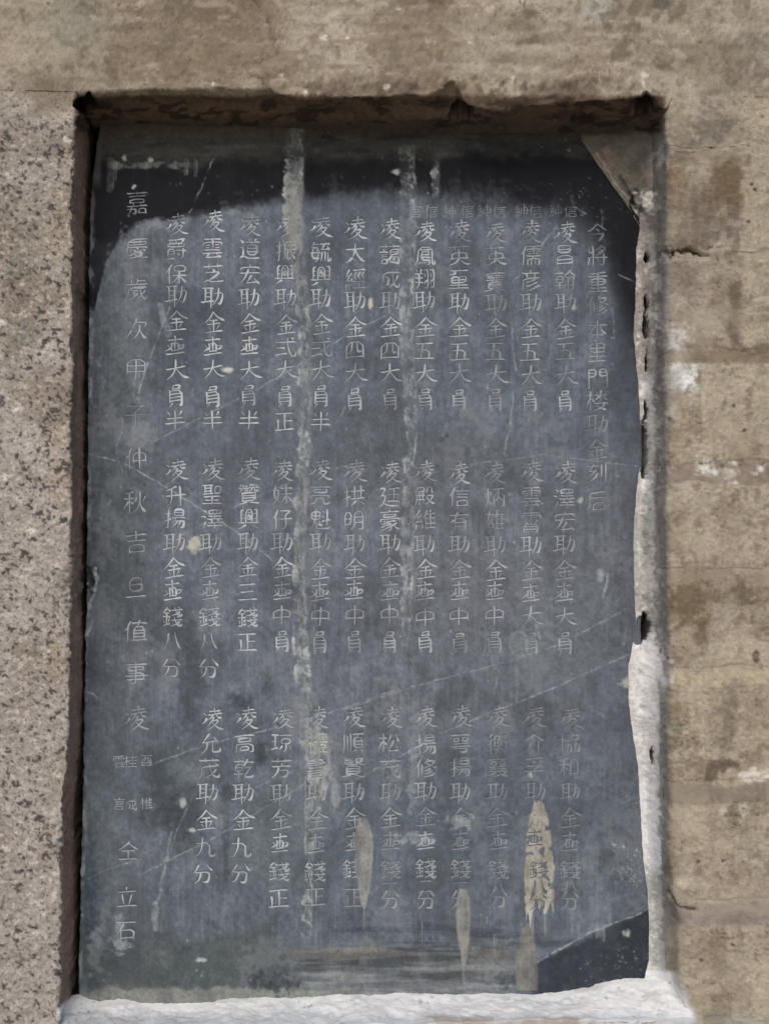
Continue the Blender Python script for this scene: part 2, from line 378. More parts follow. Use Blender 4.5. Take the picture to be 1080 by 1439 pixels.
# reveal of the pier and the mortar that fills the right-hand gap
rv = sst(885, 890, X) * (1 - sst(930, 942, X + 3 * n_fin)) * sst(182, 196, Y)
W_.mix(rv, (116, 112, 106), 1)
W_.mix(rv * sst(480, 700, Y), (134, 131, 125), .8)
W_.mix(rv * sst(880, 960, Y) * (1 - sst(1240, 1260, Y)), (128, 128, 127), .85)
W_.mix(rv * sst(-.1, .6, n_ver), (122, 120, 114), .6)
W_.mix(rv * sst(.2, .8, -n_ver + .3 * n_fin), (108, 104, 99), .5)
wx = np.interp(Y[:, 0], [300, 500, 900, 960, 1100, 1240, 1400], [914, 914, 916, 920, 922, 924, 926])[:, None]
wl = sst(880, 884, X) * (1 - sst(wx, wx + 5, X + 7 * n_fin + 3 * n_ver))
W_.mix(wl * sst(318, 330, Y), (146, 140, 133), .95)
W_.mix(wl * sst(500, 560, Y), (176, 176, 172), .9)
W_.mix(wl * sst(690, 740, Y) * sst(-.4, .4, n_ver), (156, 155, 148), .7)
W_.mix(wl * sst(860, 900, Y), (188, 188, 188), .85)
W_.mix(wl * sst(1080, 1110, Y) * (1 - sst(1215, 1240, Y)), (196, 198, 202), .85)
W_.mix(wl * sst(1210, 1250, Y), (156, 158, 152), .9)
W_.mix(sst(880, 890, X) * (1 - sst(922, 940, X + 5 * n_fin)) * sst(330, 345, Y) * sst(.15, .5, n_fin + .5 * n_mid), (205, 204, 200), .6)
W_.mix(sst(880, 890, X) * (1 - sst(922, 935, X)) * sst(330, 345, Y) * sst(.45, .8, -n_fin - .4 * n_mid) * (1 - sst(860, 930, Y)), (100, 96, 90), .45)
for x, y, r in [(908, 545, 8), (907, 555, 9), (906, 680, 6), (905, 685, 5), (907, 960, 9), (912, 948, 6), (905, 955, 7), (912, 1000, 8), (915, 920, 12), (935, 955, 8), (930, 935, 14)]:
    W_.blob(x, y, r, r * 1.3, (214, 214, 214), .75, soft=.6, rag=.6, ns=5, dz=.001)
# cement patch in the top right corner
cp = sst(812, 822, X) * (1 - sst(905, 914, X)) * sst(184, 196, Y + 3 * n_fin) * (1 - sst(296, 312, Y))
W_.mix(cp, (92, 88, 80), 1); W_.mix(cp * sst(0, .6, n_mid), (106, 100, 90), .7); W_.mix(cp * sst(.1, .7, -n_mid + .4 * n_fin), (70, 66, 60), .7)
W_.blob(848, 222, 16, 12, (112, 94, 84), .6, rag=.8, ns=6); W_.blob(853, 212, 6, 7, (140, 124, 112), .6)
W_.blob(907, 282, 15, 13, (184, 184, 178), .95, soft=.5, rag=.7, ns=6); W_.blob(926, 222, 8, 11, (168, 166, 158), .8, soft=.6, rag=.8, ns=6)
W_.line([(840, 215), (866, 258), (890, 285), (902, 308)], 3, (150, 146, 138), .6, jit=3)
W_.line([(868, 246), (880, 262), (893, 282), (900, 292)], 5, (36, 32, 30), .7, jit=4)
# white plaster along the bottom
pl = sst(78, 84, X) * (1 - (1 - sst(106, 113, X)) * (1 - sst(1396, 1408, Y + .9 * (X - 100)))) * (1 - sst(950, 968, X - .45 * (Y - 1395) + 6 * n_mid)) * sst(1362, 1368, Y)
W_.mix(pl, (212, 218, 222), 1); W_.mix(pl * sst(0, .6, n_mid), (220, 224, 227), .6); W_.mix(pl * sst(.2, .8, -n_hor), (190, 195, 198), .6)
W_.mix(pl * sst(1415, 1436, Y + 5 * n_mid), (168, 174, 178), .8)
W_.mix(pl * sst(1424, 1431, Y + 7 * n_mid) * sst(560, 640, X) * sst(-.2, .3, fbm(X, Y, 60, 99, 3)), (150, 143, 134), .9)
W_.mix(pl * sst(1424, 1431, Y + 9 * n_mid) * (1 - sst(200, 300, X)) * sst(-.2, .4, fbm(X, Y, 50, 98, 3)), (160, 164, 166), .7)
W_.mix(pl * sst(.9, 1.1, pit + .1 * n_fin), (110, 112, 112), .6)
W_.mix(pl * sst(.1, .5, fbm(X, Y, 22, 97, 5, sy=10)) * (1 - sst(1400, 1416, Y + 5 * n_mid)), (164, 160, 150), .5)
W_.mix(pl * sst(.3, .6, fbm(X, Y, 18, 96, 5)), (176, 176, 172), .45)

# ------------------------------------------------------------------ what the slate face looks like
S_ = Canvas(86, 954, 140, 1440, (98, 101, 108))
X, Y = S_.X, S_.Y
b1 = fbm(X, Y, 160, 111, 5); b2 = fbm(X, Y, 48, 121, 5); b3 = fbm(X, Y, 14, 131, 4)
v1 = fbm(X, Y, 5.5, 141, 4, sy=120); v2 = fbm(X, Y, 2.2, 151, 3, sy=46); v3 = fbm(X, Y, 22, 161, 4, sy=260)
g1 = fbm(X, Y, 3.2, 171, 2)
S_.c[:] = np.array([98, 102, 111], np.float32) / 255
S_.mix(sst(-.3, .7, b1), (89, 94, 103), .8)
S_.mix(sst(100, 330, 430 - X), (86, 89, 94), .75)                      # left third browner and darker
S_.mix(sst(560, 700, Y) * (1 - sst(1000, 1200, Y)) * sst(330, 560, X), (102, 103, 109), .7)
S_.mix(sst(1000, 1150, Y) * sst(180, 330, X), (92, 98, 105), .7)
S_.mix(sst(.1, .7, b2 + .3 * v3), (78, 80, 86), .6)
S_.mix(sst(.1, .7, -b2 + .3 * v3), (110, 112, 119), .45)
S_.mix(sst(.05, .6, v1), (112, 115, 123), .2); S_.mix(sst(.05, .6, -v1), (76, 79, 86), .2)
S_.mix(sst(.1, .7, v3), (114, 117, 124), .18)
S_.mix(sst(.1, .6, b3 + .4 * v1), (112, 115, 122), .25); S_.mix(sst(.1, .6, -b3 + .4 * v1), (80, 83, 90), .25)
S_.mix(sst(.15, .8, v2), (124, 126, 131), .28); S_.mix(sst(.3, .9, -v2), (66, 68, 74), .22)
for b in [(235, 1110, 34, 50, (66, 70, 76), .8), (262, 1150, 26, 44, (62, 66, 72), .7), (220, 880, 30, 60, (70, 72, 78), .5), (270, 960, 18, 60, (64, 66, 72), .6),
          (365, 1060, 9, 18, (62, 66, 72), .8), (318, 1120, 8, 22, (64, 68, 74), .7), (376, 890, 12, 14, (72, 74, 80), .5), (375, 960, 8, 16, (66, 68, 74), .7),
          (338, 985, 14, 12, (62, 65, 72), .7), (318, 1180, 5, 50, (66, 70, 76), .7), (165, 700, 36, 90, (78, 82, 82), .5), (160, 820, 34, 60, (74, 77, 78), .6),
          (250, 470, 50, 60, (72, 75, 84), .55), (170, 520, 26, 60, (78, 82, 82), .5), (145, 950, 24, 60, (74, 80, 88), .5), (128, 1260, 14, 60, (58, 66, 76), .7),
          (160, 1100, 36, 50, (96, 102, 110), .6), (150, 1220, 20, 50, (102, 108, 114), .5), (260, 1090, 24, 30, (108, 113, 118), .5), (395, 1180, 60, 60, (96, 104, 106), .5),
          (700, 840, 120, 60, (106, 106, 112), .5), (790, 900, 60, 60, (98, 104, 108), .4), (600, 640, 120, 40, (86, 88, 93), .55), (500, 600, 60, 50, (84, 86, 92), .5),
          (300, 880, 24, 26, (120, 122, 128), .5), (330, 640, 80, 60, (86, 90, 96), .45), (660, 1140, 70, 70, (82, 88, 96), .5), (780, 1100, 60, 90, (86, 90, 99), .5),
          (545, 1180, 120, 60, (84, 91, 99), .5), (860, 1000, 30, 80, (86, 89, 98), .5), (190, 480, 22, 40, (112, 114, 120), .45), (185, 430, 14, 30, (118, 120, 126), .4)]:
    S_.blob(*b[:4], b[4], b[5], soft=.6, rag=.6, ns=max(6, min(b[2], b[3]) * .5))
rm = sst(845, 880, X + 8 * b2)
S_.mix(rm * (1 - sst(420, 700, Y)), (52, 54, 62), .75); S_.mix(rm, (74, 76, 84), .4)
# dark band, partly recess shade, above a painted haze of dust and reflected sky
arcx = [86, 135, 142, 150, 165, 185, 210, 250, 300, 360, 430, 520, 600, 700, 760, 800, 830, 850, 870, 890, 954]
arcy = [470, 430, 395, 365, 340, 318, 310, 306, 297, 286, 274, 268, 272, 282, 292, 304, 325, 350, 420, 470, 520]
ay = np.interp(X[0], arcx, arcy)[None, :]
softw = np.interp(X[0], [140, 230, 330, 420, 800, 870], [5, 6, 11, 17, 24, 70])[None, :]
d = Y - ay + 12 * b2 * (softw > 10) + 5 * b3 + 4 * np.clip(v1, -.6, .6) * (softw > 16)
dark = 1 - sst(-softw, softw, d)
fade = np.exp(-np.clip(d, 0, 400) / 85.0)
S_.mix(fade * (1 - dark) * sst(300, 480, X), (60, 64, 72), .38)
S_.mix(np.exp(-((d - 34) / 22) ** 2) * sst(260, 330, X) * (1 - sst(740, 830, X)) * sst(-.5, .4, b2 + .5 * v1), (104, 111, 121), .5)  # pale haze of reflected sky and dust, put into the colour
S_.mix(np.exp(-((d - 9) / 9) ** 2) * (1 - sst(330, 420, X)) * sst(-.5, .5, b3 + b2), (122, 128, 134), .55)
S_.mix(dark, (19, 19, 23), .97)
S_.mix(dark * sst(.1, .7, b2), (30, 30, 34), .6); S_.mix(dark * sst(.2, .8, v1), (34, 34, 38), .3)
S_.mix((1 - sst(190, 215, X)) * sst(330, 350, Y) * (1 - sst(395, 420, Y)) * dark, (56, 58, 62), .5)
# cement smears, mottled dark and brown, along the very top
tc = (1 - sst(206, 234, Y + 9 * b2 + 5 * b3 + .02 * (X - 500)))
S_.mix(tc, (72, 69, 65), .85); S_.mix(tc * sst(0, .6, fbm(X, Y, 50, 181, 4, sy=12)), (88, 84, 78), .6)
S_.mix(tc * sst(.1, .7, -fbm(X, Y, 40, 191, 4, sy=10)), (44, 42, 42), .7)
S_.mix((1 - sst(182, 194, Y + 6 * b3 + .012 * (X - 500))), (78, 68, 58), .85)
S_.mix(sst(640, 700, X) * tc * sst(196, 206, Y), (52, 50, 50), .6)
tl = (1 - sst(3, 6, np.abs(Y - 231 + .02 * (X - 200) + 4 * b2))) * sst(148, 160, X) * (1 - sst(230, 300, X))
S_.mix(tl * sst(-.3, .3, b3), (118, 118, 112), .7)
S_.mix((1 - sst(139, 146, X + 2 * b3)) * (1 - sst(250, 268, Y)), (78, 76, 72), .8)
S_.mix((1 - sst(131, 136, X + 2 * b3)) * sst(262, 270, Y) * (1 - sst(308, 320, Y)), (104, 88, 92), .8)
# drips hanging from it
for x, y0, y1, wd in [(156, 225, 266, 9), (162, 228, 252, 5), (262, 226, 244, 5), (275, 226, 246, 4), (246, 226, 236, 4), (205, 228, 236, 5)]:
    S_.line([(x, y0), (x - 1, y1)], wd, (112, 110, 104), .55, dz=.0002)
    S_.line([(x + wd / 2, y0), (x + wd / 2 - 1, y1)], 1, (150, 148, 142), .5)
# lower right triangle below the long crack, dirty strip at the foot
tri = sst(-5, 6, Y - (1353 + (X - 752) * -0.485) + 3 * b3) * sst(735, 760, X)
S_.mix(tri, (42, 45, 51), .82); S_.mix(tri * sst(-.2, .5, b3 + b2), (74, 78, 84), .3); S_.mix(tri * sst(.1, .6, b2), (64, 67, 74), .6)
hs = fbm(X, Y, 90, 201, 5, sy=8)
ft = sst(1318, 1345, Y + 10 * b2) * sst(330, 440, X + 20 * b2) * (1 - sst(700, 740, X))
S_.mix(ft, (104, 103, 102), .6); S_.mix(ft * sst(0, .5, hs), (136, 134, 130), .7); S_.mix(ft * sst(0, .5, -hs), (66, 66, 66), .75)
S_.mix(ft * np.exp(-((Y - 1343) / 8) ** 2) * sst(-.3, .3, hs), (92, 84, 74), .7)
S_.mix(sst(1285, 1310, Y + 8 * b2) * (1 - sst(1335, 1350, Y)) * sst(430, 520, X) * sst(-.1, .5, -hs) * (1 - tri), (60, 63, 70), .6)
fl = sst(1305, 1350, Y + 16 * b2) * (1 - sst(380, 430, X + 20 * b2))
S_.mix(fl, (74, 78, 77), .8); S_.mix(fl * sst(.1, .6, b2), (90, 94, 92), .5)
S_.mix(sst(1384, 1392, Y + 5 * b3) * (1 - sst(440, 520, X)), (128, 126, 118), .85)
S_.blob(380, 1378, 26, 18, (52, 56, 60), .8, rag=.8, ns=8)
S_.blob(720, 1375, 26, 9, (56, 58, 60), .7, rag=.9, ns=7)
# pale bruised left and right edges
le = np.interp(Y[:, 0], [140, 300, 600, 800, 1000, 1150, 1400], [144, 128, 125, 122, 119, 117, 110])[:, None]
S_.mix((1 - sst(1.5, 4.5, np.abs(X - le - 1.5))) * sst(-.1, .4, b3 + .6 * b2) * sst(420, 440, Y), (156, 158, 158), .7)
S_.mix((1 - sst(2, 9, X - le + 6 * b3)) * sst(.1, .4, fbm(X, Y, 14, 211, 3, sy=40)) * sst(300, 320, Y), (128, 130, 130), .7)
S_.blob(126, 815, 7, 20, (40, 42, 46), .8, rag=.8, ns=7, dz=-.003)
S_.line([(134, 800), (136, 820), (130, 842), (122, 862)], 4, (184, 186, 186), .8, jit=2); S_.line([(131, 874), (125, 886), (121, 892)], 3, (190, 190, 190), .8)
S_.line([(122, 972), (130, 974), (137, 980)], 2, (170, 172, 174), .8)
# lime runs (flat film part; their crust is modelled on top)
def run(pts, wd, a, seed, edge=True):
    P = np.array(pts, float)
    xc = np.interp(Y[:, 0], P[:, 1], P[:, 0])[:, None] + 2.5 * vnoise(X * 0, Y, 1, 28, seed)
    hw = np.interp(Y[:, 0], P[:, 1], P[:, 2])[:, None] * .5 * wd
    m = sst(P[0, 1] - 2, P[0, 1] + 22, Y + 16 * b3 + 8) * (1 - sst(P[-1, 1] - 30, P[-1, 1], Y + 10 * b3))
    dd = np.abs(X - xc + 1.2 * g1 + 4 * b3) / hw
    a = a * (.55 + .75 * sst(-.5, .5, fbm(X, Y, 30, seed + 7, 3, sy=60)))
    S_.mix(m * (1 - sst(.8, 1.1, dd)), (136, 136, 135), .30 * a)
    S_.mix(m * (1 - sst(.8, 1.05, dd)) * sst(-.1, .5, b3 + g1 * .6), (166, 166, 165), .6 * a)
    S_.mix(m * np.exp(-((dd - .85) / .18) ** 2) * sst(-.1, .35, b3 + .5 * b2), (186, 185, 183), .6 * a)
    S_.mix(m * np.exp(-((X - xc - 2 * np.sin(Y / 9)) / 1.6) ** 2) * sst(-.2, .4, vnoise(X, Y, 6, 12, seed + 5)), (72, 70, 70), .7 * a)
run([(415, 168, 30), (415, 230, 28), (413, 300, 26), (412, 345, 30), (424, 400, 22), (430, 460, 16), (430, 600, 16), (424, 700, 17), (420, 800, 17), (422, 900, 22), (430, 1000, 26)], 1, 1.0, 301)
S_.mix((1 - sst(9, 16, np.abs(X - 413 + 3 * b3))) * sst(228, 250, Y) * (1 - sst(340, 380, Y + 12 * b2)), (128, 127, 122), .62)
run([(430, 1000, 14), (440, 1030, 34), (450, 1100, 30), (440, 1150, 18), (434, 1240, 12), (431, 1330, 14)], 1, .9, 311)
S_.line([(432, 1010), (430, 1080), (429, 1200)], 2, (176, 175, 172), .5); S_.line([(456, 1040), (466, 1090), (473, 1140)], 6, (166, 166, 164), .55, jit=4)
S_.blob(446, 1042, 18, 14, (158, 156, 140), .6, rag=.9, ns=6); S_.blob(472, 1120, 7, 16, (158, 158, 156), .5, rag=.7)
run([(573, 214, 24), (574, 300, 24), (574, 400, 22), (572, 480, 20), (576, 560, 18), (578, 640, 14), (574, 740, 20), (572, 830, 16), (568, 920, 10)], 1, .8, 321)
run([(613, 215, 12), (613, 260, 11), (614, 290, 9)], 1, .9, 331)
run([(588, 700, 8), (590, 780, 12), (586, 860, 8)], 1, .4, 341)
S_.line([(585, 1010), (582, 1060), (580, 1110), (575, 1140)], 12, (150, 152, 154), .35, jit=5)
S_.line([(617, 1100), (622, 1130)], 8, (140, 142, 146), .35, jit=4)
S_.blob(580, 1178, 22, 8, (164, 166, 168), .5, rag=1, ns=6); S_.blob(645, 1155, 18, 9, (168, 168, 162), .55, rag=1, ns=6)
for x in (440, 282, 348, 471, 536, 668, 690, 545, 745):
    S_.line([(x, 610 + (x * 7) % 80), (x + 1, 880 + (x * 13) % 120)], 1.0, (134, 136, 140), .3, jit=2)
# splashes that only stained the stone
S_.line([(226, 430), (230, 450), (238, 472)], 8, (150, 154, 158), .7, jit=2)
S_.blob(200, 612, 19, 20, (120, 122, 126), .75, soft=.2, rag=.4, ns=9); S_.blob(186, 528, 8, 18, (112, 114, 120), .6)
for x, y0, y1 in [(197, 500, 570), (189, 530, 560)]: S_.line([(x, y0), (x - 1, y1)], 2, (140, 142, 146), .5)
S_.blob(844, 1275, 13, 40, (112, 118, 124), .6, soft=.15, rag=.25, ns=9); S_.blob(808, 1290, 10, 26, (108, 114, 120), .6, soft=.2, rag=.3, ns=9)
for x, y in [(838, 1318), (848, 1322), (856, 1300), (803, 1312), (812, 1318)]: S_.line([(x, y - 22), (x, y)], 2.5, (134, 138, 142), .6)
for a0 in np.arange(0, 6.2, .25):
    S_.line([(729 + 13 * math.cos(a0), 905 + 16 * math.sin(a0)), (729 + 13 * math.cos(a0 + .25), 905 + 16 * math.sin(a0 + .25))], 3, (132, 134, 134), .5, seed=44)
S_.blob(729, 905, 12, 15, (118, 120, 122), .5); S_.line([(726, 920), (727, 972)], 3, (134, 136, 138), .5)
S_.line([(847, 838), (853, 815), (853, 805)], 3, (168, 170, 172), .75, jit=1); S_.blob(843, 808, 5, 9, (160, 162, 164), .7)
S_.line([(752, 878), (758, 896)], 3, (150, 152, 154), .6); S_.line([(772, 842), (776, 855)], 2, (140, 142, 146), .6)
S_.line([(242, 1170), (228, 1230), (217, 1305)], 3, (146, 152, 156), .6, jit=2); S_.line([(219, 1270), (219, 1305)], 8, (156, 162, 164), .7, jit=2)
S_.line([(231, 1270), (226, 1310)], 4, (136, 142, 146), .5, jit=2)
S_.blob(170, 1330, 10, 10, (170, 174, 176), .75, rag=.8, ns=5); S_.blob(168, 1300, 6, 16, (140, 146, 150), .6, rag=.8)
S_.blob(135, 1340, 10, 30, (134, 140, 142), .55, rag=.9, ns=8); S_.blob(130, 1385, 16, 10, (70, 78, 84), .7)
S_.line([(145, 455), (142, 520), (148, 600)], 3, (140, 142, 144), .35, jit=5, rag=.6)
S_.line([(147, 370), (152, 350), (170, 330), (185, 318), (215, 312)], 7, (124, 130, 136), .5, jit=4, rag=.6)
S_.line([(148, 400), (160, 385), (185, 362)], 3, (120, 124, 132), .4, jit=4)
for x, y, w_, h_ in [(555, 242, 5, 4), (521, 427, 3, 7), (321, 520, 8, 4), (274, 765, 9, 10), (175, 222, 3, 4), (212, 225, 4, 4), (188, 262, 3, 3), (806, 433, 4, 4), (879, 958, 6, 7),
                     (745, 1090, 3, 4), (815, 703, 4, 4), (270, 1166, 6, 3), (283, 1349, 6, 3), (257, 1128, 4, 6), (880, 1312, 5, 5)]:
    S_.blob(x, y, w_, h_, (176, 176, 166), .85, soft=.4, rag=.5, ns=4)
for cx, cy, n, s_, sd in [(880, 1223, 60, 11, 3), (892, 1199, 40, 9, 4), (863, 1188, 26, 6, 5), (872, 1352, 34, 22, 6), (895, 1130, 20, 10, 7), (815, 280, 26, 22, 8), (700, 205, 18, 90, 9), (890, 1240, 20, 16, 10), (520, 200, 12, 120, 11), (830, 1375, 16, 36, 12)]:
    r = np.random.RandomState(sd)
    for _ in range(n):
        S_.blob(cx + r.randn() * s_, cy + r.randn() * s_ * .55, .5 + r.rand() * .8, .5 + r.rand() * .7, (176, 178, 180), .35 + .4 * r.rand(), soft=.5, rag=.2)
r = np.random.RandomState(77)
for _ in range(420):
    x, y = 130 + r.rand() * 770, 190 + r.rand() * 1200
    k = r.rand()
    S_.blob(x, y, .7 + k, .7 + k * (1 + r.rand()), (164, 166, 170) if r.rand() > .3 else (48, 50, 54), .2 + .4 * r.rand(), soft=.5, rag=.2)
# scratches and hairline cracks
for pts, wd, a in [([(300, 222), (281, 268), (265, 302)], 1.3, .7), ([(250, 395), (236, 440), (207, 512), (199, 540), (189, 575)], 1.6, .7),
                   ([(124, 638), (170, 648), (235, 685), (290, 720), (340, 752), (388, 792)], 1.5, .7), ([(214, 622), (300, 578), (352, 552), (407, 521), (482, 474), (540, 444)], 1.2, .6),
                   ([(205, 778), (330, 712), (430, 668), (500, 652)], 1.2, .5), ([(130, 728), (160, 700)], 1.2, .5), ([(515, 694), (577, 670), (680, 650), (764, 639), (895, 655)], 1.1, .45),
                   ([(480, 998), (577, 966), (721, 927), (779, 908), (890, 850)], 1.3, .6), ([(488, 1102), (560, 1064), (612, 1034), (700, 996), (733, 985), (799, 957), (884, 919)], 1.4, .7),
                   ([(122, 1236), (150, 1222), (186, 1211)], 1.3, .6), ([(195, 1230), (300, 1178), (400, 1118), (450, 1090)], 1.2, .6), ([(208, 1076), (285, 1048), (418, 1014), (480, 996), (560, 968)], 1.3, .65),
                   ([(752, 1353), (830, 1310), (900, 1283), (916, 1274)], 1.8, .85), ([(716, 430), (724, 520), (720, 570), (708, 640)], 1.3, .65), ([(173, 588), (172, 606), (164, 625), (165, 645), (172, 660), (171, 685)], 1.2, .6),
                   ([(270, 1120), (250, 1165), (230, 1225)], 1.2, .55), ([(478, 585), (500, 545), (512, 540)], 1.1, .5), ([(770, 330), (740, 380), (715, 400)], 1.1, .4), ([(800, 300), (780, 320), (760, 345)], 1.3, .4),
                   ([(868, 385), (895, 398)], 1.6, .6), ([(765, 380), (772, 470), (778, 520)], 1, .35), ([(860, 430), (862, 475), (846, 470)], 1.2, .45), ([(800, 275), (806, 290), (822, 300)], 2, .6), ([(845, 290), (846, 318)], 2.5, .5),
                   ([(570, 1090), (540, 1075), (600, 1060)], 1, .3), ([(350, 1110), (470, 1060)], 1, .3), ([(640, 560), (622, 610)], 1, .3), ([(700, 940), (694, 975)], 1.4, .5), ([(560, 830), (690, 900)], 1, .2)]:
    S_.line(pts, wd * .75, (180, 182, 184), a * .95, rag=.45, dz=-.0002, jit=.9, soft=.7)
r = np.random.RandomState(5)
for _ in range(170):
    x, y = 140 + r.rand() * 740, 320 + r.rand() * 1000
    L_ = 8 + r.rand() * 46; an = math.pi / 2 + r.randn() * .14 if r.rand() < .7 else r.rand() * 3.1
    S_.line([(x, y), (x + math.cos(an) * L_, y + math.sin(an) * L_)], .6, (160, 163, 168), .12 + .22 * r.rand(), rag=.6, jit=1)
S_.z += 0.00012 * b3 + 0.0003 * b2 + 0.00008 * v2

k = fbm(X, Y, 30, 231, 5)[..., None]; k2 = fbm(X, Y, 7, 232, 3)[..., None]; k3 = vnoise(X, Y, 2.2, 2.6, 234)[..., None]
S_.c *= np.array([.935, .975, .990], np.float32) * (1 + .06 * k + .07 * k2 + .08 * k3)
ch_ = fbm(X, Y, 40, 235, 5, sy=70)                       # chalky wipes
S_.mix(sst(.15, .7, ch_ + .3 * k2[..., 0]) * (1 - dark) * (1 - tri), (120, 124, 130), .3)
S_.mix(sst(.2, .7, -ch_ + .3 * v1) * (1 - dark), (62, 65, 71), .28)
for x0, y0, x1, y1, wd in [(640, 262, 760, 275, 14), (560, 255, 600, 290, 20), (845, 300, 850, 350, 10), (330, 280, 370, 300, 16), (470, 262, 520, 280, 18)]:
    S_.line([(x0, y0), (x1, y1)], wd, (84, 88, 94), .3, jit=14, rag=.9, soft=10)
g = W_.c.mean(-1, keepdims=True); W_.c += (g - W_.c) * (.20 + .18 * gr[..., None])
X, Y = W_.X, W_.Y
kk = fbm(X, Y, 24, 233, 5)[..., None]; k4 = vnoise(X, Y, 2.4, 2.2, 236)[..., None]; k5 = fbm(X, Y, 5, 237, 3)[..., None]
pm = (pl > .3)[..., None] * .7
W_.c *= 1 + (.05 * kk + .06 * k4 + .06 * k5) * (1 - pm)
st = (top + pr) * (1 - ins) * (1 - pl)
W_.mix(st * sst(.35, .6, fbm(X, Y, 34, 238, 6, sy=26)), (104, 95, 82), .35)
W_.mix(st * sst(.35, .6, fbm(X, Y, 40, 239, 6, sy=22)), (170, 163, 149), .35)
W_.mix(top * sst(.1, .4, n_hor - .25 * n_mid) * (1 - sst(640, 700, X)) * sst(120, 160, X), (106, 93, 77), .45)
W_.mix(st * sst(.4, .6, fbm(X, Y, 12, 240, 4)), (92, 84, 73), .35)
W_.mix(pr * (1 - ins) * (1 - pl) * sst(.1, .5, fbm(X, Y, 50, 246, 5)), (160, 152, 134), .4)
for yy, hw, col in [(664, 15, (124, 113, 104)), (808, 7, (130, 118, 103)), (1116, 13, (120, 111, 101)), (1284, 15, (126, 119, 112)), (502, 8, (118, 105, 88))]:
    W_.mix(pr * (1 - ins) * (1 - sst(hw * .7, hw * 1.25, np.abs(Y - yy + 5 * n_mid + 2 * n_fin))) * (1 - sst(.5, .62, W_.c.mean(-1) - .12)) * sst(-.5, .3, fbm(X, Y, 30, 245, 4)), (np.array(col) * 1.04).tolist(), .42)
W_.z += st * .0006 * k5[..., 0] + gr * .0008 * k5[..., 0] + (st + gr) * .00022 * k4[..., 0]

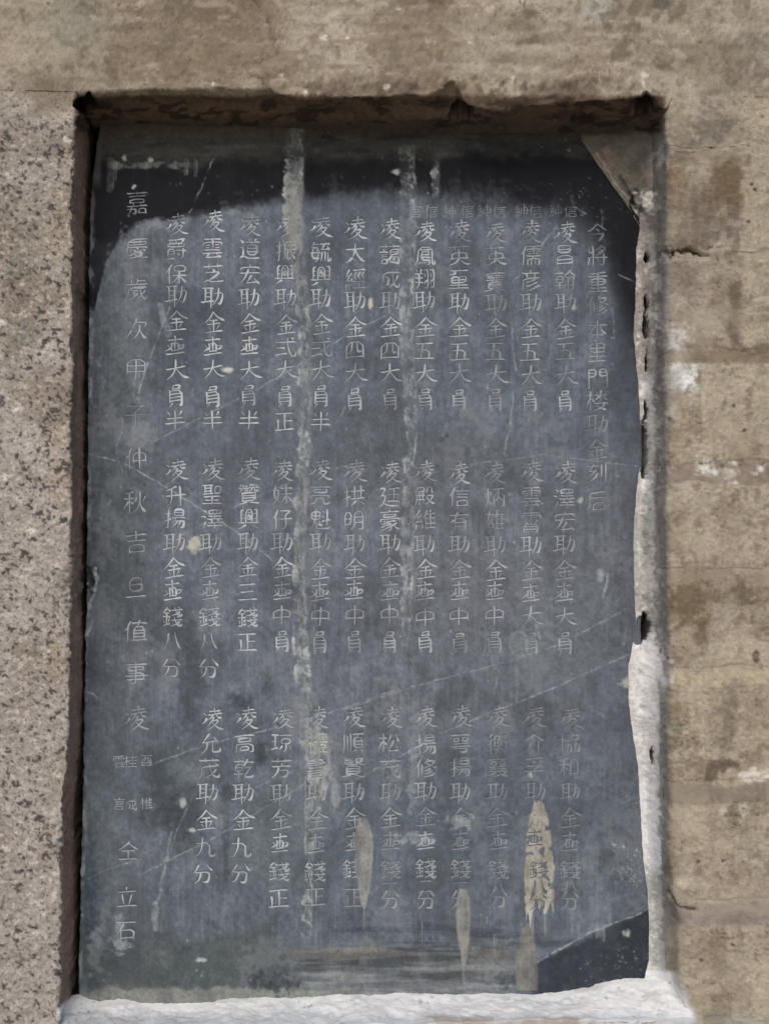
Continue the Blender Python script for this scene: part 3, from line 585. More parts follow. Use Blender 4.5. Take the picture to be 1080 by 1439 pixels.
# ------------------------------------------------------------------ the carved writing: stroke centre lines on a 94 x 94 cell
GLYPH = {
 '今': [[36,32,42,33,53,42],[8,38,10,38,23,31,46,10,49,12,58,20,74,33,83,38,87,37],[19,52,70,53,69,60,49,84,47,85]],
 '將': [[56,23,60,23,67,30],[46,63,53,73],[10,11,10,33,28,33],[12,53,10,74,7,84],[48,30,55,35,56,38],[38,54,85,54],[73,41,73,83,62,85,57,82],[28,7,28,85],[59,13,62,14,80,14,78,20,71,29,67,30,65,35,56,38,51,42,40,46],[6,53,28,53],[35,26,38,26,44,23,54,15,59,13,62,6,65,6]],
 '重': [[45,10,45,83],[15,69,79,69],[17,45,75,45],[8,23,84,23],[17,45,18,34,74,34,75,57,19,58,17,56,17,45],[7,83,85,83],[16,12,45,10,69,8,76,9]],
 '修': [[66,36,69,39,77,42,84,45,88,44],[46,70,48,71,58,68,74,58],[45,58,50,58,66,48],[31,33,31,71],[48,21,60,33,62,36],[16,33,10,35,6,42,5,48],[40,83,44,85,65,80,74,75,85,67],[26,6,24,8,18,22,16,33,17,36,17,85],[54,7,51,16,42,26],[51,16,80,16,79,22,66,36,62,36,60,38,53,41,39,45]],
 '本': [[55,26,57,36,64,48,71,58,83,68],[37,26,35,35,24,53,12,67,9,69],[24,68,68,68],[46,8,46,85],[9,26,83,26]],
 '里': [[15,63,79,63],[17,28,76,28],[46,10,46,83],[46,10,17,11,18,46,75,46,76,45,76,11,46,10],[8,83,84,83]],
 '門': [[53,24,81,24],[12,24,38,24],[81,39,53,39,53,11,81,11,81,82,80,84,67,85],[12,39,38,38,38,11,13,10,12,12,12,85]],
 '楼': [[18,44,13,48,6,63,6,70],[37,42,38,42,41,41,59,27],[78,9,75,16],[65,27,74,37,83,42,85,41],[56,49,54,56],[19,38,26,40,30,47,29,53],[73,57,73,64,65,76],[34,84,37,85,47,83,57,80,58,76],[50,57,46,70],[41,71,46,70],[43,10,46,16],[8,24,28,24],[36,57,84,57],[19,7,19,38,18,44,19,46,19,85],[60,6,60,24,59,27,60,30,60,42],[38,24,55,24,59,27,65,27,67,24,83,24],[46,70,56,74,58,76,65,76,67,78,80,84,84,84]],
 '助': [[13,31,37,31],[13,51,37,51],[46,28,83,28,82,60,80,79,77,84,65,85],[62,7,61,38,58,55,52,71,46,78,41,83],[13,73,13,11,37,11,37,68],[6,76,42,67]],
 '金': [[23,62,28,74],[73,62,69,63,63,75],[46,35,46,83],[13,53,78,53],[23,30,26,34,46,35,67,34,71,29],[9,83,83,83],[47,10,58,20,71,29,83,34,87,33],[5,33,10,34,19,30,23,30,24,27,34,21,44,12,47,10]],
 '刻': [[27,19,24,26,17,34,15,40],[15,40,33,40,35,41],[82,8,82,82,80,85,69,85],[26,5,28,6,31,12,32,17],[38,67,44,72],[66,17,66,62],[8,18,52,18],[43,33,40,39,35,41,34,46,27,52,11,63],[50,49,40,63,38,67,34,68,26,76,11,84]],
 '后': [[32,81,78,81],[17,33,85,33],[80,9,71,8,47,12,22,14,17,16,16,56,13,70,8,83],[32,85,33,52,77,52,78,84]],
 '凌': [[66,38,69,38,83,46],[30,46,32,47,45,37,48,37],[49,54,52,55,73,55,73,58,71,62,62,71,60,74],[10,12,18,26],[43,60,55,74],[27,84,28,85,40,83,53,77,55,74],[19,54,8,80],[55,74,60,74],[60,74,62,77,71,82,82,85,87,84],[30,29,84,29],[35,15,77,15],[57,6,57,29],[27,67,31,67,39,61,43,60,44,56,49,54,50,49,53,47]],
 '昌': [[15,66,78,66],[22,24,71,24],[15,81,78,81],[71,24,70,38,22,37,22,10,23,9,70,9,71,10,71,24],[15,85,15,51,77,51,78,85]],
 '翰': [[68,45,73,53],[67,71,76,65,83,63],[47,46,52,53],[69,34,83,34],[65,10,76,20,85,27],[10,43,35,43],[23,7,23,30],[23,56,23,85],[8,16,37,16],[6,69,39,69,43,72,54,65,60,64],[23,56,35,55,35,31,10,30,10,55,23,56],[69,5,67,6,65,10,62,11,55,19,44,27,45,33,46,34,60,34,60,83,59,85,53,85],[85,27,85,32,83,34,82,84,76,85]],
 '五': [[9,80,84,80],[19,43,67,43,65,80],[41,16,32,80],[15,16,77,16]],
 '大': [[46,36,49,41,57,58,63,67,77,81,82,83,85,83],[46,8,45,28,46,36,37,58,24,74,14,82,10,84,8,83],[9,34,42,34,46,36,48,34,83,34]],
 '員': [[31,71,31,77],[17,48,76,48],[60,71,60,77],[17,59,76,59],[37,25,71,25,72,11,71,10,21,10,21,25,37,25],[60,71,17,71,17,36,75,36,76,70,60,71],[6,84,10,85,31,77,35,77],[56,78,64,78,81,85,89,84]],
 '澤': [[13,9,22,15,23,17],[44,48,44,55,46,62],[4,34,9,34,18,39],[49,9,49,24],[69,48,70,55,69,62],[65,9,65,25],[20,59,10,81],[56,26,56,48],[56,63,56,85],[35,36,80,36],[28,74,84,74],[28,48,86,48],[33,62,81,62],[49,24,56,26,80,25,81,24,81,10,33,9,34,25,49,24]],
 '宏': [[55,51,51,52,45,63,36,76,34,81],[34,81,41,82,74,78],[46,7,48,16],[39,27,37,36,33,43,32,47,26,59,16,72,9,78],[9,40,83,40],[10,27,10,17,48,16,82,17,82,27],[65,63,72,73,74,78,77,80,80,83,80,85]],
 '壹': [[61,69,62,74,60,77,60,83],[10,44,10,35,81,35,81,44],[27,73,31,74],[22,45,70,45],[8,83,85,83],[8,13,84,13],[61,69,71,68,71,56,70,55,21,56,22,69,61,69],[46,7,46,24],[15,24,77,24],[31,69,31,74,33,83]],
 '錢': [[23,8,22,12],[22,12,33,19,37,24],[33,56,30,68,28,69],[67,48,70,48,78,51],[70,7,77,10],[10,58,12,70],[22,30,22,78],[8,46,34,46],[45,20,84,17],[45,62,86,58],[9,27,13,30,31,30],[42,84,46,85,63,78,73,71,78,66,80,66],[41,40,46,41,60,37,73,30,78,24],[55,47,60,68,70,82,77,85,83,85,86,83,87,78],[8,82,19,80,22,78,34,76,36,74],[22,12,19,13,10,24,9,27,6,28,6,30],[56,7,58,16,61,26,70,38,77,42,82,42,85,40,86,35]],
 '八': [[58,14,61,38,67,57,75,73,81,80],[31,17,30,34,26,52,20,67,11,80]],
 '分': [[61,9,71,26,83,39],[38,42,38,52,31,69,23,78,12,84],[15,37,20,42,71,42,70,70,67,81,63,84,51,84,46,81],[32,10,22,28,15,37,10,41]],
 '紳': [[21,66,23,78,22,82],[31,64,34,76],[14,52,16,53,20,53,32,51],[10,66,7,83,5,84],[9,33,22,34],[23,8,11,27,9,33],[44,60,83,60],[44,41,83,41],[63,6,63,85],[30,42,32,51,34,55,33,59],[43,65,44,22,83,22,83,63],[31,23,25,33,22,34,20,40,13,48,14,52,8,55,8,56]],
 '信': [[32,22,85,22],[55,8,58,14],[37,82,78,82],[17,32,13,33,7,42],[38,48,77,48],[38,35,77,35],[37,86,37,62,78,62,78,82],[28,6,26,7,18,27,19,85]],
 '協': [[30,55,53,55,52,81,49,85,44,86],[41,46,39,65,35,77,31,83],[6,31,29,31],[18,7,18,85],[62,55,84,55,83,82,81,85,80,86,75,86,71,83],[40,16,80,16,79,31,77,36,75,37,67,37,63,35],[71,45,69,66,64,80,60,84],[59,6,58,13,55,22,51,29,40,38,34,37]],
 '和': [[26,44,32,46,41,58],[26,44,20,46,6,73],[52,74,80,74],[52,81,53,15,80,15,80,80],[8,34,42,34],[26,12,25,38,26,85],[9,15,26,12,37,9,42,9]],
 '儒': [[16,34,10,37,6,42,6,44],[65,40,78,40],[49,61,49,85],[37,30,48,30],[34,40,48,40],[66,30,77,30],[55,50,54,61],[65,61,65,85],[56,10,56,41],[30,27,30,21,84,21,84,27],[33,85,34,61,81,61,81,83,80,85,76,86],[34,9,81,9],[29,49,85,49],[25,8,17,24,16,31,17,37,17,85]],
 '彦': [[30,16,29,23,32,29,31,36],[42,5,44,5,46,9,48,16],[29,66,33,68,45,65,74,54],[27,85,46,83,58,79,83,66],[8,86,8,83,11,76,15,58,15,36,84,36],[13,16,80,16],[65,16,65,23,62,33,65,42],[27,50,31,52,49,48,65,42,68,42]],
 '雲': [[20,33,35,33],[18,55,74,55],[23,83,38,83,67,82,70,81],[19,44,34,44],[57,33,71,33],[57,44,73,44],[63,67,63,72],[10,35,10,22,82,22,83,35],[15,10,77,10],[46,10,46,44],[7,67,28,67,31,68,34,67,85,67],[63,72,68,76,70,81,75,82,78,85],[31,68,30,72,24,77,23,83,18,84,17,85]],
 '霄': [[19,35,34,35],[18,73,73,73],[71,41,60,48,60,54],[22,42,31,48,31,54],[56,27,72,27],[46,42,46,53],[56,35,72,35],[20,27,34,27],[18,63,73,63],[10,30,10,19,11,18,81,18,82,19,82,30],[46,9,46,33],[18,85,19,54,46,53,73,55,73,85,64,87,62,85],[14,8,43,8,46,9,48,8,78,8]],
 '介': [[64,44,64,85],[29,44,28,62,27,68,21,78,14,84,10,84],[8,38,26,29,44,12,46,11],[46,11,56,21,69,31,82,37,87,37]],
 '孚': [[15,12,47,10,72,7,81,9],[44,20,46,28,45,31],[19,22,23,30],[77,18,74,19,67,30],[8,61,84,61],[18,40,76,40],[65,41,63,46,49,53,48,56,48,79,46,84,33,85]],
 '英': [[9,85,17,83,32,76,38,71,42,66,42,63,46,60],[46,60,51,63,51,66,56,72,69,81,82,85,88,83],[9,15,82,15],[18,59,19,37,74,37,74,59],[46,27,46,60],[29,7,29,24],[62,7,62,24],[9,59,41,59,46,60,50,59,84,59]],
 '寶': [[55,80,59,78],[49,26,49,31],[46,6,46,12],[33,74,33,79],[20,66,73,66],[20,58,73,58],[59,78,80,85,86,85],[53,22,51,23,49,26],[59,74,59,78],[11,41,41,39],[49,31,81,31],[16,31,39,31],[27,23,27,40],[64,23,64,40],[40,23,15,23,10,19,10,12,82,12,83,19],[53,22,76,23],[73,58,73,50,72,49,21,49,20,73,22,74,71,74,73,73,73,58],[50,37,51,41,62,41,64,40,77,41,78,38],[6,84,13,85,33,79,39,80]],
 '炳': [[19,61,25,65,30,73],[62,46,66,48,75,64],[32,23,28,36,30,40],[10,26,7,42],[41,85,41,31,83,31,83,82,81,85,73,86],[40,12,84,12],[20,8,19,58,15,73,8,83],[62,12,62,46,54,61,51,65,48,66]],
 '雄': [[50,29,45,32,42,37,42,40],[67,8,71,16],[30,41,18,73,17,78],[17,78,39,76],[51,24,83,24],[51,62,84,62],[52,43,83,43],[52,81,84,81],[71,24,71,81],[8,23,40,23],[22,7,16,45,7,66],[36,57,35,60,41,81],[56,7,52,18,50,27,52,43,51,85]],
 '中': [[12,55,80,55],[46,7,46,84],[12,60,12,23,80,23,80,60]],
 '衡': [[23,6,19,8,10,20],[26,28,26,26,24,26,26,28],[71,13,83,13],[16,42,12,44,9,46,7,49,7,52],[45,68,59,81],[78,36,78,81,76,85,70,85],[32,41,60,41],[69,36,85,36],[38,13,53,15,51,24,46,31,46,54],[26,28,22,27,20,28,16,38,17,85],[30,66,42,66,45,68,48,66,62,66],[46,61,45,68,40,77,35,82,30,84],[40,6,38,13,36,15,31,28,32,31,32,54,60,53,60,28,26,28]],
 '襄': [[28,71,28,83],[46,6,46,12],[66,77,69,73,76,69,80,69],[60,34,62,33,75,33,76,22,74,21,55,21,53,22,53,32,60,34],[32,34,37,33,38,31,38,22,37,21,17,22,17,32,18,33,32,34],[28,83,46,80,51,78],[60,34,60,61],[32,34,32,61],[14,51,78,51],[11,42,81,42],[8,62,84,62],[50,62,52,68,61,76,66,77,71,81,80,84,83,85,88,83],[9,13,44,13,46,12,49,13,83,13],[4,74,8,76,28,71,30,69,37,66,38,62]],
 '童': [[46,6,47,12],[6,29,7,28,28,26,30,24,28,20,30,13],[46,40,46,84],[17,50,74,50],[7,84,85,84],[13,72,78,72],[46,40,43,38,18,39,17,60,19,61,74,60,74,40,73,38,48,38,46,40],[13,13,79,13]],
 '有': [[27,67,73,67],[9,53,20,42,26,40],[27,52,73,52],[28,35,73,36,72,84,59,85],[9,19,83,19],[41,6,38,9,37,15,32,22,27,36,27,85]],
 '萼': [[25,69,70,70,71,74,67,84,51,85,42,82],[26,59,25,69],[17,48,75,48],[75,25,77,26,76,38,53,38,53,26,55,25,75,25],[32,38,38,38,38,26,37,25,16,26,16,38,32,38],[9,12,84,12],[29,7,29,17],[62,7,62,17],[8,59,84,59]],
 '揚': [[49,45,46,57],[44,21,79,21],[55,58,54,63,49,70,41,78,35,82],[70,58,68,65,64,73,58,82],[44,21,44,34,78,34,79,33,78,9,44,9,44,21],[7,26,28,26],[20,7,20,81,18,85,10,85],[5,57,8,55,16,53,30,48],[37,45,86,45],[34,66,42,58,46,57,82,57,82,67,80,83,76,86,68,86,67,85]],
 '一': [[8,45,85,45]],
 '鳳': [[54,73,56,77],[30,40,61,40],[45,22,44,30],[30,56,67,56],[8,84,13,70,15,58,17,11,75,11,76,63,78,75,81,83,82,84,86,84,88,73,86,67],[43,73,45,80],[26,73,23,79,20,83],[34,73,35,81],[26,21,42,21,45,22,48,21,66,21],[30,48,60,48,61,32,60,31,44,30,30,31,30,65,66,66,66,75,64,84,59,85,55,85]],
 '翔': [[31,8,26,19,25,25],[67,62,77,53,83,52],[40,66,51,56,56,54],[42,27,46,40],[67,27,71,40],[10,8,12,17],[8,42,31,42],[6,25,33,25],[6,60,33,60],[66,11,83,11,83,80,81,84,71,85],[41,11,57,11,56,83,54,84,46,84],[20,25,20,58,19,69,13,79,8,84]],
 '殿': [[53,34,57,26,57,11,76,10,77,34,79,35,86,34],[40,71,44,79],[24,71,19,84],[38,33,38,62],[25,33,25,62],[12,44,44,44],[55,46,80,46,80,49,78,56,70,70,60,79,50,84],[11,59,14,59,17,62,45,62],[12,26,43,26,44,24,44,9,12,10,11,59,9,71,6,80,7,84],[55,46,55,52,59,62,70,76,83,84,88,83]],
 '維': [[21,67,23,80],[24,7,11,28,10,32,10,34,20,35],[66,8,69,15,69,17],[10,66,7,81,9,86],[46,32,41,34,39,41],[31,63,35,77,38,78],[20,35,19,37,20,35],[48,79,84,79],[48,41,82,41],[49,23,83,23],[68,23,68,79],[48,60,82,60],[9,55,10,54,33,52],[30,41,35,55],[55,8,51,16,49,23,48,24,46,32,48,35,48,85],[30,22,25,32,20,35,20,40,13,49,12,54]],
 '二': [[17,20,76,20],[9,76,83,76]],
 '藹': [[12,82,31,82,33,81,33,66],[12,55,33,55],[47,37,80,37],[20,24,22,28,22,36],[62,66,70,72],[12,46,33,46],[52,56,83,58,81,81,79,85,77,85,71,85,69,84],[45,64,46,67,47,79,71,79],[7,36,36,36],[8,13,84,13],[62,6,62,19],[30,7,30,19],[54,47,79,46,80,28,78,27,47,27,47,46,54,47],[65,62,62,63,62,66,55,72],[12,82,12,66,40,66,45,64,48,58,52,56,54,47]],
 '成': [[67,8,78,14],[78,37,73,49,67,59,62,62],[42,83,62,69],[15,41,39,41,39,60,37,70,34,72,26,72],[8,84,15,62,15,23,84,23],[54,8,56,38,59,58,62,62,62,69,71,83,79,84,83,82,85,77,85,70,83,66]],
 '四': [[35,15,35,31,33,46,27,56,21,60],[17,60,21,60],[11,75,80,75],[55,15,56,53,62,55,73,54],[11,82,12,15,80,15,80,81]],
 '廷': [[8,12,26,12,25,19,16,34,15,39],[44,37,81,37],[40,65,84,65],[62,12,62,65],[9,53,16,66,24,74,32,79,51,83,84,83],[41,14,62,12,77,8,84,10],[9,41,15,39,28,40,28,48,24,62,19,74,10,83,3,84]],
 '豪': [[21,51,38,51,41,53],[63,65,65,70,72,78,81,83,83,83],[10,72,14,73,23,71,35,67,45,61],[42,5,46,7,47,12],[9,51,9,43,10,42,82,42,83,43,83,50],[70,23,71,24,70,33,23,33,22,31,22,24,23,22,70,23],[15,63,40,56,45,51,71,51],[8,13,45,13,47,12,50,13,84,13],[8,83,14,84,23,82,40,74,47,70,63,65,74,59],[41,53,45,61,49,63,51,68,52,80,48,85,40,86]],
 '松': [[21,40,28,43,34,52,33,53],[53,10,48,27,41,41],[70,10,76,25,83,40],[45,80,78,76],[63,37,60,38,53,59,46,73,45,80],[21,40,16,44,12,55,6,65,6,71],[8,26,33,26],[22,7,22,85],[73,60,82,82]],
 '茂': [[71,28,79,34,79,40],[9,15,84,15],[62,7,62,23],[30,7,30,23],[5,85,9,83,13,73,16,59,17,40,84,40],[28,84,30,84,38,81,56,72,60,67,67,62,75,50],[48,29,52,55,56,66,62,76,70,83,78,85,83,84,85,80,85,75,84,72]],
 '太': [[6,83,10,84,14,82,24,74,30,68,35,67],[35,67,47,79],[46,34,50,31,84,31],[9,31,42,31,46,34],[46,34,44,37,40,52,33,63,35,67],[46,8,45,30,58,58,70,74,81,83,83,84,87,83]],
 '經': [[30,64,33,75],[10,66,7,81,9,87],[13,52,20,53,31,52],[41,11,84,11],[52,20,48,21,42,33,42,36,49,49],[62,59,62,83],[22,8,11,27,9,33],[9,33,21,34],[68,20,65,21,58,33,58,37,66,49],[20,66,22,80],[13,52,15,51,13,52],[81,21,74,31,74,36,83,49],[44,59,81,59],[30,42,31,52,33,54,33,57],[38,84,85,84],[30,22,26,31,21,34,20,40,13,49,13,52,8,55,8,56]],
 '拱': [[74,71,84,84],[52,67,48,69,43,76,35,84,33,84],[7,26,28,26],[38,27,84,27],[72,8,72,56],[48,8,48,56],[5,57,7,55,27,49,30,45],[19,7,19,81,17,85,10,85],[35,56,85,56]],
 '明': [[49,56,83,56],[10,37,34,37],[49,33,83,33],[10,61,34,60,34,12,10,12,10,70],[35,84,44,73,48,59,49,53,50,10,83,10,82,83,80,85,69,85,64,83]],
 '順': [[66,11,65,25],[36,10,36,83],[11,9,10,65,6,83,7,88],[50,40,82,40],[50,54,82,54],[44,85,48,84,56,77,60,77],[23,16,23,73],[73,77,75,77,84,84],[65,25,82,26,82,67,81,69,50,68,50,26,65,25],[47,10,85,10]],
 '賢': [[28,26,28,34],[20,62,73,62],[6,84,13,85,31,79,37,79],[69,28,72,31,83,36,88,34],[65,28,69,28],[28,9,28,16],[54,80,61,79,79,85,87,85],[57,9,56,16,65,28],[20,52,73,52],[20,52,20,71,21,73,73,72,73,43,72,42,22,42,20,44,20,52],[52,9,78,9,80,10,77,18,69,28],[12,17,41,17,41,24,40,26,28,26,12,26],[44,8,13,8,12,9,12,34,53,34,61,31,65,28]],
 '正': [[48,45,77,45],[20,38,20,81],[48,13,48,81],[12,13,81,13],[8,81,84,81]],
 '毓': [[65,49,65,83],[15,16,40,16],[53,37,63,38,80,35],[24,37,26,43],[9,26,14,29],[53,48,52,71,48,84],[77,49,78,83,81,85,87,84,88,75,86,73],[22,58,25,65],[66,7,68,16],[14,29,10,73,41,73],[6,51,43,51],[49,16,84,16],[14,29,38,30,34,79,31,84,23,85],[76,26,80,35,83,38,84,41],[19,6,17,8,15,16,12,19,9,26],[62,16,60,22,53,37,50,39,49,41]],
 '興': [[69,28,79,28],[14,45,24,45],[60,72,81,83],[41,23,51,23],[8,84,11,84,31,73,35,73],[68,46,78,46],[14,28,23,28],[33,63,33,11,59,11,59,63],[41,37,41,50,51,51,51,34,42,33,41,37],[8,63,84,63],[68,10,79,10,78,63],[24,9,13,13,15,63]],
 '弍': [[69,8,71,7,80,15],[10,78,49,72],[12,48,42,48],[55,8,57,38,63,69,68,78,73,83,81,85,84,83,86,78,87,71,84,67],[8,24,84,24]],
 '半': [[74,10,66,26,63,26],[18,10,26,24],[8,59,84,59],[15,37,78,37],[46,7,46,84]],
 '亮': [[10,59,10,51,11,50,81,50,81,59],[45,6,48,15],[8,84,13,85,25,79,29,73,31,62,60,62,60,80,62,84,81,84,84,76],[66,26,69,26,71,27,71,37,69,39,23,39,22,38,22,27,23,26,66,26],[9,15,83,15]],
 '魁': [[30,57,30,77,31,80,35,83,77,84,84,81,86,73],[54,33,62,37],[44,54,38,70,51,68],[58,14,64,18],[76,8,76,70],[9,31,44,31],[44,31,44,15,9,16,9,46,44,46,44,31],[49,62,51,68,53,70,53,74],[53,55,78,49,84,48,87,51],[29,5,26,6,25,10,26,38,23,55,16,73,8,84]],
 '禮': [[73,74,70,84],[19,47,26,48,30,53,31,59],[51,74,53,84],[6,58,13,49,19,47],[16,8,20,14],[38,45,85,45],[44,62,45,67,79,67,79,55,45,55,44,55,44,62],[55,6,55,35],[68,6,68,35],[41,24,82,24],[82,24,81,13,42,13,41,15,41,35,82,35,82,24],[36,84,86,84],[8,23,29,23,28,28,22,39,19,47,20,85]],
 '書': [[20,73,73,73],[20,84,73,84],[8,23,84,23],[14,42,78,42],[17,12,71,12,73,13,73,32,16,33],[45,7,45,53],[20,84,20,64,22,62,71,62,73,63,73,84],[8,53,84,53]],
 '振': [[72,61,76,59,83,53],[54,42,53,82],[53,82,60,81,67,77],[52,26,81,26],[83,11,41,11,41,55,39,69,35,84],[19,7,19,82,17,85,12,85],[8,26,28,26],[41,42,84,42],[8,55,30,48],[66,42,67,52,70,59,72,61,73,66,77,74,84,81]],
 '妹': [[62,52,56,55,48,69,39,78],[62,52,69,55,77,69,85,77],[42,22,83,22],[62,8,62,85],[19,7,10,52,31,71,31,74],[8,26,31,26,29,46,26,60,17,75,8,84],[40,44,59,44,62,46,65,44,85,44]],
 '仔': [[16,34,12,35,8,40,7,46],[38,13,78,14,76,19,60,31,59,34,58,84,45,85],[32,47,85,47],[27,7,19,24,16,34,18,36,18,85]],
 '琼': [[76,63,84,78],[60,8,63,17],[62,52,61,84,51,85],[62,52,79,51,78,31,44,31,44,51,62,52],[46,63,39,76,35,79],[7,13,30,13],[19,13,19,70],[9,40,27,40],[40,17,84,17],[6,77,7,74,31,68]],
 '芳': [[33,56,73,56,71,74,68,83,65,85,51,85],[45,27,48,31,47,39],[9,39,83,39],[8,15,84,15],[30,6,30,23],[62,7,62,23],[34,39,33,56,27,69,17,80,10,84,9,84]],
 '道': [[9,10,15,15,19,21],[38,58,76,58],[38,45,76,45],[8,83,15,76,20,74],[56,19,55,31],[72,7,68,14,67,19],[44,8,46,11,45,19],[20,74,32,80,42,83,81,83,85,83,86,81],[8,40,20,40,20,74],[55,31,39,32,38,33,38,70,76,70,76,33,55,31],[32,19,85,19]],
 '贊': [[71,23,71,35,73,36,84,36,86,33],[31,34,37,34,44,31],[60,23,57,32,49,37],[54,80,62,80,80,85,88,85],[6,84,13,85,32,80,37,80],[19,23,19,26,16,33,10,38,6,38],[20,53,73,53],[31,23,31,34],[20,63,73,63],[55,12,81,12],[20,53,20,73,21,74,73,73,73,44,72,42,22,42,20,44,20,53],[14,12,40,12],[66,6,66,22],[26,6,26,22],[8,22,42,22],[49,22,85,22],[16,6,15,8,14,12,10,15],[58,6,55,7,55,12,51,16,49,16]],
 '三': [[21,46,70,46],[9,78,83,78],[15,16,78,16]],
 '高': [[12,85,12,52,13,51,80,51,80,83,79,85,70,85],[45,8,47,16],[57,27,69,27,70,28,70,39,69,41,24,41,23,40,23,28,24,27,57,27],[29,76,61,76,62,75,62,62,29,62,29,80],[8,16,83,16]],
 '乾': [[56,20,85,21],[11,42,40,42],[74,41,73,47,54,71,52,81,54,83,58,84,83,84,85,80,86,73],[54,41,74,41],[8,16,42,16],[7,69,42,69],[25,56,25,85],[25,7,25,30],[59,8,56,20,54,22,48,33,40,33,40,30,11,30,12,56,39,56,40,55,40,33]],
 '九': [[11,31,64,31,65,82,69,84,83,84,86,81,87,73],[36,8,35,41,31,58,22,74,15,81,9,84]],
 '芝': [[9,85,9,82,19,75,30,75],[30,75,31,78,33,80,46,83,78,83,84,83,87,80],[44,28,48,34,49,41],[15,41,69,41,68,47,63,52,45,66,32,72,30,75],[9,16,83,16],[30,7,30,25],[63,7,63,25]],
 '聖': [[15,32,40,32],[15,20,40,20],[56,42,81,42,80,13,56,13,56,42],[15,10,15,44],[17,70,74,70],[46,57,46,84],[40,10,40,48],[13,56,79,56],[7,84,85,84],[7,45,46,42],[8,9,45,9]],
 '允': [[56,38,56,78,59,83,82,83,85,78,86,70,83,65],[44,6,41,8,33,20,22,34,20,40],[35,40,34,52,29,70,21,79,16,83,8,84],[61,20,69,31,70,37],[70,37,74,38,77,42],[16,42,16,41,20,40,35,40,70,37]],
 '爵': [[51,63,55,66,59,73],[11,88,34,85,41,88],[35,26,35,38],[19,16,23,20,23,26],[44,10,45,26],[56,26,56,38],[15,57,40,57],[75,13,71,15,68,19,67,25],[49,54,85,54],[74,47,74,81,73,84,62,85],[15,67,38,67,40,66,40,48,15,48,15,75,18,80],[12,11,44,10,74,6,81,8],[67,25,56,26,13,26,13,38,78,38,79,26,67,25]],
 '保': [[59,34,80,34,80,11,38,11,38,34,59,34],[59,55,66,60,79,76,85,80,87,80],[31,52,53,52,59,55],[17,32,13,33,10,36,7,40,6,45],[59,34,59,85],[31,80,43,71,55,56,63,52,85,52],[27,8,20,23,17,32,19,34,19,85]],
 '升': [[28,17,28,54,27,62,20,76,14,81,10,84,9,84],[8,44,84,44],[64,9,64,85],[9,21,28,17,45,9,49,10]],
 '嘉': [[53,83,80,83],[53,83,54,68,79,68,80,83],[31,46,33,58],[9,70,41,70,41,79,39,84,37,85,28,85],[9,12,84,12],[31,46,20,46,19,45,19,34,74,34,74,45,73,46,31,46],[46,7,46,22],[8,58,83,58],[24,64,19,78,14,83,8,85],[62,46,60,58],[15,23,44,23,46,22,49,23,77,23]],
 '慶': [[66,50,69,51,77,58],[42,59,40,66],[56,79,58,81,78,85,83,85,87,84],[46,43,46,47,53,51],[27,52,24,58],[49,7,50,12],[35,69,37,73,44,76,46,79],[42,59,60,59,63,56],[36,52,37,58,42,59],[58,13,58,34],[36,13,36,34],[14,43,83,43,84,46,82,51],[84,12,15,12,13,54,11,71,7,83,8,85],[14,23,79,23,80,24,80,34,14,34],[17,74,20,74,40,66,65,67,67,68],[20,85,40,83,44,81,46,79,56,79,58,76,66,72,67,68]],
 '歲': [[47,14,76,14],[49,84,53,83,61,75,65,74],[36,52,36,71,40,74],[69,27,71,33,76,35,76,41],[76,52,69,66,65,69],[28,60,22,71],[24,11,24,27],[24,52,48,52],[47,7,47,27],[8,84,12,73,15,41,83,41],[20,84,23,85,27,84,38,78,40,74,45,70,49,62,51,62],[9,27,84,27],[57,27,58,47,62,65,65,69,65,74,73,83,76,85,81,85,84,80,85,74,83,71]],
 '次': [[23,51,24,52,9,74],[56,53,60,56,64,65,70,74,78,81,83,83],[9,15,13,16,23,23],[81,24,80,30,75,42],[42,22,78,23,81,24],[45,7,42,22,40,24,33,40,28,41],[56,34,56,53,53,55,49,66,45,71,37,80,29,84,26,84]],
 '甲': [[15,56,77,56],[15,35,77,35],[46,13,46,85],[15,61,15,12,77,12,77,61]],
 '子': [[8,48,84,48],[70,14,68,20,48,32,46,34,46,78,45,84,39,85,30,85],[17,13,80,13]],
 '仲': [[17,33,10,37,7,41,7,46],[34,55,83,55],[58,8,58,85],[34,61,34,26,83,26,83,60],[26,8,19,23,17,33,18,36,18,85]],
 '秋': [[23,44,17,47,14,55,6,66,6,71],[62,52,66,54,70,66,75,75,81,81,86,84],[83,28,75,46],[49,28,46,41,44,46,41,48],[23,44,29,45,34,52,35,56],[8,33,37,33],[24,12,23,44,24,47,24,85],[9,14,24,12,33,8,36,9],[63,7,62,52,60,53,58,63,53,72,44,83,38,84]],
 '吉': [[20,82,73,82],[9,20,83,20],[46,7,46,40],[20,86,20,57,73,57,73,85],[15,40,78,40]],
 '旦': [[22,37,70,37],[9,81,83,81],[70,37,70,61,22,61,23,12,70,12,70,37]],
 '值': [[38,70,77,70],[16,34,10,37,7,41,6,45],[38,57,77,57],[38,44,77,44],[60,5,58,8,55,30],[38,83,39,30,77,31,77,83],[30,83,85,83],[34,16,83,16],[26,8,19,24,16,34,17,37,17,85]],
 '事': [[9,13,84,13],[46,36,72,36,74,34,74,26,72,24,20,24,19,25,20,36,46,36],[8,59,85,59],[15,72,75,72],[16,48,74,48,75,72],[46,7,45,83,44,85,42,86,33,86]],
 '桂': [[19,41,15,43,13,49,6,63,5,67],[20,37,26,40,31,48,30,51],[8,24,31,24],[40,60,81,60],[60,8,60,39],[60,50,60,81],[41,19,80,19],[34,82,85,82],[38,40,84,40],[20,6,19,41,20,44,20,85]],
